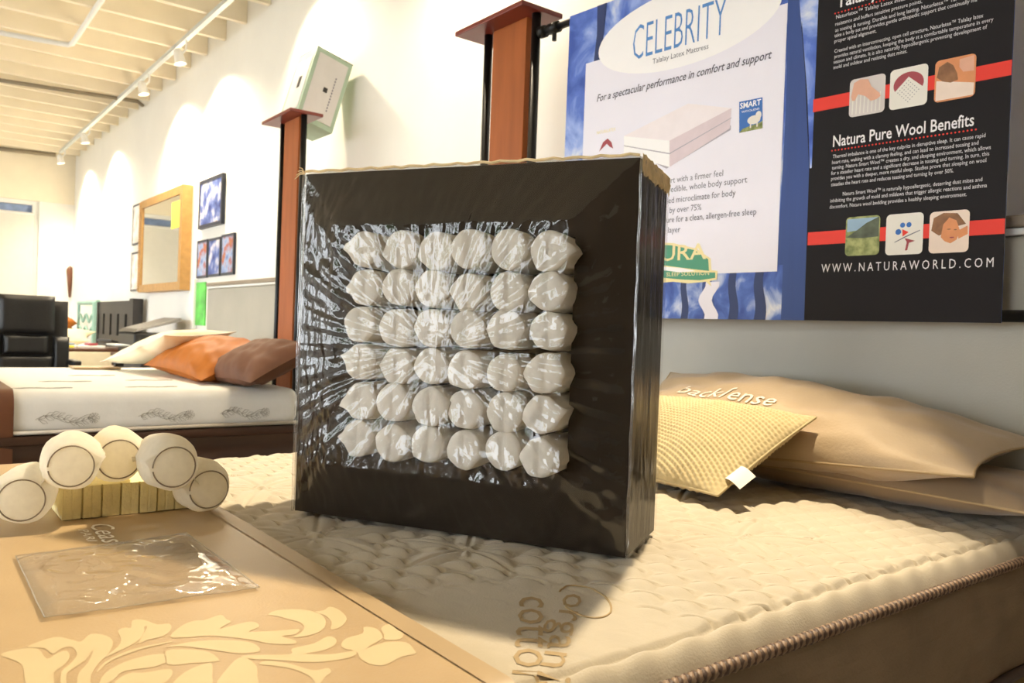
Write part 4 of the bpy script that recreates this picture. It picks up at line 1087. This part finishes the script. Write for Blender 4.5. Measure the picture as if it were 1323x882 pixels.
pic('framed_picture', 'pale picture in thin dark frame, lower one half hidden by the gilt mirror', [(169, 327), (190, 322), (190, 375), (169, 376)], WY - .02, .02, .02, 'frame_black', 'art_pale', group=grp)
oz = [onY(90, y, WY - .03) for y in (336, 350, 362, 384)]
orn = thing('wall_hanging', 'slender brown carved hanging on the white wall beyond the mirror', 'ornament', tuple(oz[3]))
mesh('cord', *gtube([tuple(oz[0] + np.array((0, 0, .12))), tuple(oz[0])], .006, 6), 'bark', orn)
mesh('figure', *gtube([tuple(p) for p in oz], [.01, .06, .035, .012], 8), 'brown_satin', orn, smooth=True)
gp = [onY(x, y, WY - .01) for x, y in ((254, 365), (266, 362), (266, 420), (254, 420))]
gpo = thing('leaning_poster', 'bright green and white poster on the wall beside the grey headboard', 'poster', tuple(gp[3]))
mesh('poster_sheet', *gbox(gp[0][0], gp[1][0], WY - .012, WY - .002, gp[3][2], gp[0][2]), 'poster_green', gpo)
mesh('poster_frame', *gbox(gp[0][0] - .05, gp[0][0], WY - .03, WY - .002, gp[3][2] - .03, gp[0][2] + .03), 'white_metal', gpo)

# ================================================================== OFFICE CHAIR AND FAR FURNITURE
ch = thing('office_chair', 'black leather executive office chair with padded headrest behind the far bed', 'chair', (-7.3, .84, 0))
cx_, cy_ = -7.3, .86
def curved_pad(y0, y1, z0, z1, x, t, bow, nu=16, nv=14, puff=.03):
    def face(s):
        def f(u, v):
            y = y0 + (y1 - y0) * u; z = z0 + (z1 - z0) * v; c = (2 * u - 1)
            e_ = ((1 - abs(2 * u - 1) ** 6) * (1 - abs(2 * v - 1) ** 6)) ** .5
            return (x + bow * c * c - .10 * (z - .5) * .5 + s * (t / 2 * .4 + (t / 2 + puff) * e_ * .6), cy_ + y, z)
        return f
    a = ggrid(face(1), nu, nv); b = ggrid(face(-1), nu, nv); b = (b[0], [q[::-1] for q in b[1]])
    def rim(s): f = face(s); return [f(i / nu, 0) for i in range(nu)] + [f(1, j / nv) for j in range(nv)] + [f(1 - i / nu, 1) for i in range(nu)] + [f(0, 1 - j / nv) for j in range(nv)]
    r1, r2 = rim(1), rim(-1); n = len(r1); c = (r1 + r2, [(i, i + n, (i + 1) % n + n, (i + 1) % n) for i in range(n)])
    return merge(a, b, c)
CL = 'black_leather'
mesh('back_shell', *curved_pad(-.30, .29, .50, EYE + .12, cx_, .10, .05), CL, ch, smooth=True)
mesh('headrest_pad', *curved_pad(-.19, .19, EYE - .14, EYE + .155, cx_ + .085, .09, .02), CL, ch, smooth=True)
mesh('lumbar_pad', *curved_pad(-.15, .15, EYE - .30, EYE - .15, cx_ + .085, .07, .02), CL, ch, smooth=True)
mesh('lower_pad', *curved_pad(-.19, .19, .56, EYE - .31, cx_ + .085, .08, .02), CL, ch, smooth=True)
for s in (-1, 1):
    mesh('side_wing', *curved_pad(s * .24 - .055, s * .24 + .055, .58, EYE - .16, cx_ + .10, .08, .0), CL, ch, smooth=True)
    mesh('armrest', *merge(bbox(cx_ + .05, cx_ + .38, cy_ + s * .31 - .03, cy_ + s * .31 + .03, .66, .70, .012), gbox(cx_ + .12, cx_ + .16, cy_ + s * .31 - .015, cy_ + s * .31 + .015, .46, .66)), 'black_plastic', ch)
mesh('seat', *bbox(cx_ + .0, cx_ + .52, cy_ - .27, cy_ + .27, .42, .53, .04, 3), CL, ch, smooth=True)
mesh('gas_column', *gtube([(cx_ + .25, cy_, .1), (cx_ + .25, cy_, .42)], .03, 12), 'black_metal', ch, smooth=True)
for k in range(5):
    a = 2 * math.pi * k / 5; ex_, ey_ = cx_ + .25 + .31 * math.cos(a), cy_ + .31 * math.sin(a)
    lg = mesh('leg', *gtube([(cx_ + .25, cy_, .12), (ex_, ey_, .075)], [.03, .02], 8), 'black_plastic', ch)
    mesh('caster', *gtube([(ex_ - .015, ey_, .03), (ex_ + .015, ey_, .03)], .03, 12), 'black_plastic', lg)

# table with magazines
tbx, tby = -8.55, 1.52
tb_ = thing('side_table', 'small brown wooden table covered with papers beyond the far bed', 'table', (tbx, tby, 0))
mesh('table_top', *bbox(tbx - .3, tbx + .3, tby - .45, tby + .35, .72, .75, .006), 'table_brown', tb_)
for sx in (-.25, .25):
    for sy in (-.4, .3): mesh('leg', *gbox(tbx + sx - .025, tbx + sx + .025, tby + sy - .025, tby + sy + .025, 0, .72), 'table_brown', tb_)
mesh('shelf', *gbox(tbx - .25, tbx + .25, tby - .4, tby + .3, .35, .37), 'table_brown', tb_)
def mag(x, y, z, w, d, m, rz, label, cat='magazine', tilt=0, h=.02):
    o = mesh('magazine', *bbox(-w / 2, w / 2, -d / 2, d / 2, 0, h, .003, 1), m, origin=(0, 0, 0)); o.location = (x, y, z); o.rotation_euler = (tilt, 0, rz)
    return tag(o, label, cat, 'papers on the side table')
mag(tbx + .1, tby - .28, .751, .30, .22, 'note_yellow', .2, 'yellow folder lying flat on the brown side table')
mag(tbx + .12, tby - .22, .774, .16, .12, 'window_blue', .5, 'blue leaflet lying on the yellow folder')
mag(tbx + .05, tby + .03, .751, .26, .24, 'paper_white', -.2, 'white brochure lying flat on the brown side table')
mag(tbx + .10, tby + .02, .774, .10, .08, 'ink_rose', .3, 'dark red card lying on the white brochure')
mag(tbx + .08, tby + .22, .79, .28, .22, 'dark_wood', .3, 'open dark catalogue tilted at the end of the brown side table', tilt=-.25)

# show bed behind the table with two headboards
sb = thing('display_bed', 'low brown display bed by the wall behind the side table', 'bed', (-10.2, 1.3, 0))
mesh('base', *bbox(-10.85, -9.3, .5, 1.95, .1, .42, .01), 'rail_brown', sb)
mesh('mattress', *bbox(-10.83, -9.32, .52, 1.93, .42, .70, .04, 3), 'pillow_cream', sb, smooth=True)
pillow('brown_pillow', 'dull brown pillow lying on the far display bed', basis((-10.5, 1.25, .815), (.5, .85, 0), (-.85, .5, .1)), .75, .4, .18, 'pillow_brown', seed=8.5)
pillow('cream_pillow', 'cream pillow lying on the far display bed in front of the slatted headboard', basis((-9.75, 1.40, .81), (.3, .9, .06), (-.9, .3, .2)), .75, .42, .16, 'pillow_cream', seed=9.5)
dh = thing('slatted_headboard', 'dark grey slatted wooden headboard standing below the gilt mirror', 'headboard', (-9.9, 2.06, 0))
q = [onY(x, y, 2.03) for x, y in ((127, 390), (175, 388), (172, 440))]
hx0, hx1, hz = q[0][0], q[1][0], (q[0][2] + q[1][2]) / 2
mesh('top_panel', *gbox(hx0, hx1, 2.03, 2.08, hz - .14, hz), 'dark_wood', dh); mesh('bottom_panel', *gbox(hx0, hx1, 2.03, 2.08, .3, hz - .38), 'dark_wood', dh)
nsl = 5
for k in range(nsl):
    w = (hx1 - hx0) / nsl; mesh('slat', *gbox(hx0 + k * w, hx0 + k * w + w * .72, 2.035, 2.075, hz - .38, hz - .14), 'dark_wood', dh)
mesh('end_post', *gbox(hx1 - .12, hx1 + .03, 2.0, 2.10, 0, hz + .02), 'dark_wood', dh); mesh('end_post', *gbox(hx0 - .02, hx0 + .04, 2.02, 2.09, 0, hz), 'dark_wood', dh)
ih = thing('iron_headboard', 'pale teal and white metal headboard beside the dark slatted headboard', 'headboard', (-11.5, 2.05, 0))
q = [onY(x, y, 2.03) for x, y in ((100, 391), (126, 390))]
ix0, ix1, iz = q[0][0], q[1][0] - .06, q[0][2]
for x, r in ((ix0, .03), (ix1 - .06, .09)): mesh('upright', *gtube([(x, 2.05, 0), (x, 2.05, iz)], r * .6, 8), 'teal_metal', ih)
mesh('top_bar', *gtube([(ix0, 2.05, iz), (ix1, 2.05, iz)], .03, 8), 'teal_metal', ih)
for zz in (iz - .2, iz - .36):
    mesh('wavy_bar', *gtube([(ix0 + (ix1 - ix0) * t / 24, 2.05, zz + .05 * math.sin(t * .8)) for t in range(25)], .016, 6), 'teal_metal', ih)
q = onY(86, 412, 1.9)
om = thing('wooden_post', 'turned orange wooden bedpost beside the office chair', 'post', (q[0], 1.9, 0))
mesh('turned_post', *gtube([(q[0], 1.9, z) for z in (0, .7, .85, .9, .95, 1.0, q[2] + .03)], [.05, .05, .12, .06, .13, .08, .02], 12), 'pillow_orange', om, smooth=True)

# printer on a stand
px_, py_ = -7.55, 1.86
ps = thing('printer_stand', 'dark low cabinet carrying the black printer beside the grey headboard', 'cabinet', (px_, py_, 0))
mesh('body', *bbox(px_ - .45, px_ + .55, py_ - .22, py_ + .22, .05, .70, .006), 'dark_wood', ps)
mesh('top', *bbox(px_ - .47, px_ + .57, py_ - .24, py_ + .24, .70, .73, .006), 'table_brown', ps)
for x in (px_ - .4, px_ + .5):
    for y in (py_ - .18, py_ + .18): mesh('foot', *gbox(x - .02, x + .02, y - .02, y + .02, 0, .05), 'black_metal', ps)
pr_ = thing('printer', 'black desktop printer with raised lid on the dark cabinet', 'printer', (px_, py_, .73))
mesh('body', *bbox(px_ - .38, px_ + .22, py_ - .2, py_ + .18, .731, .92, .02, 3), 'black_plastic', pr_)
vv = [(px_ - .38, py_ - .2, .925), (px_ + .22, py_ - .2, .925), (px_ + .22, py_ + .18, 1.03), (px_ - .38, py_ + .18, 1.03), (px_ - .36, py_ - .16, .955), (px_ + .20, py_ - .16, .955), (px_ + .2, py_ + .18, 1.06), (px_ - .36, py_ + .18, 1.06)]
mesh('lid', vv, gbox(0, 1, 0, 1, 0, 1)[1], 'black_plastic', pr_)
mesh('paper_tray', *bbox(px_ - .25, px_ + .1, py_ - .32, py_ - .19, .80, .815, .003, 1), 'grey_pipe', pr_)
mag2 = tag(mesh('paper_stack', *bbox(px_ + .28, px_ + .52, py_ - .2, py_ + .12, .731, .80, .004, 1), 'paper_white'), 'white stack of papers beside the black printer', 'papers')
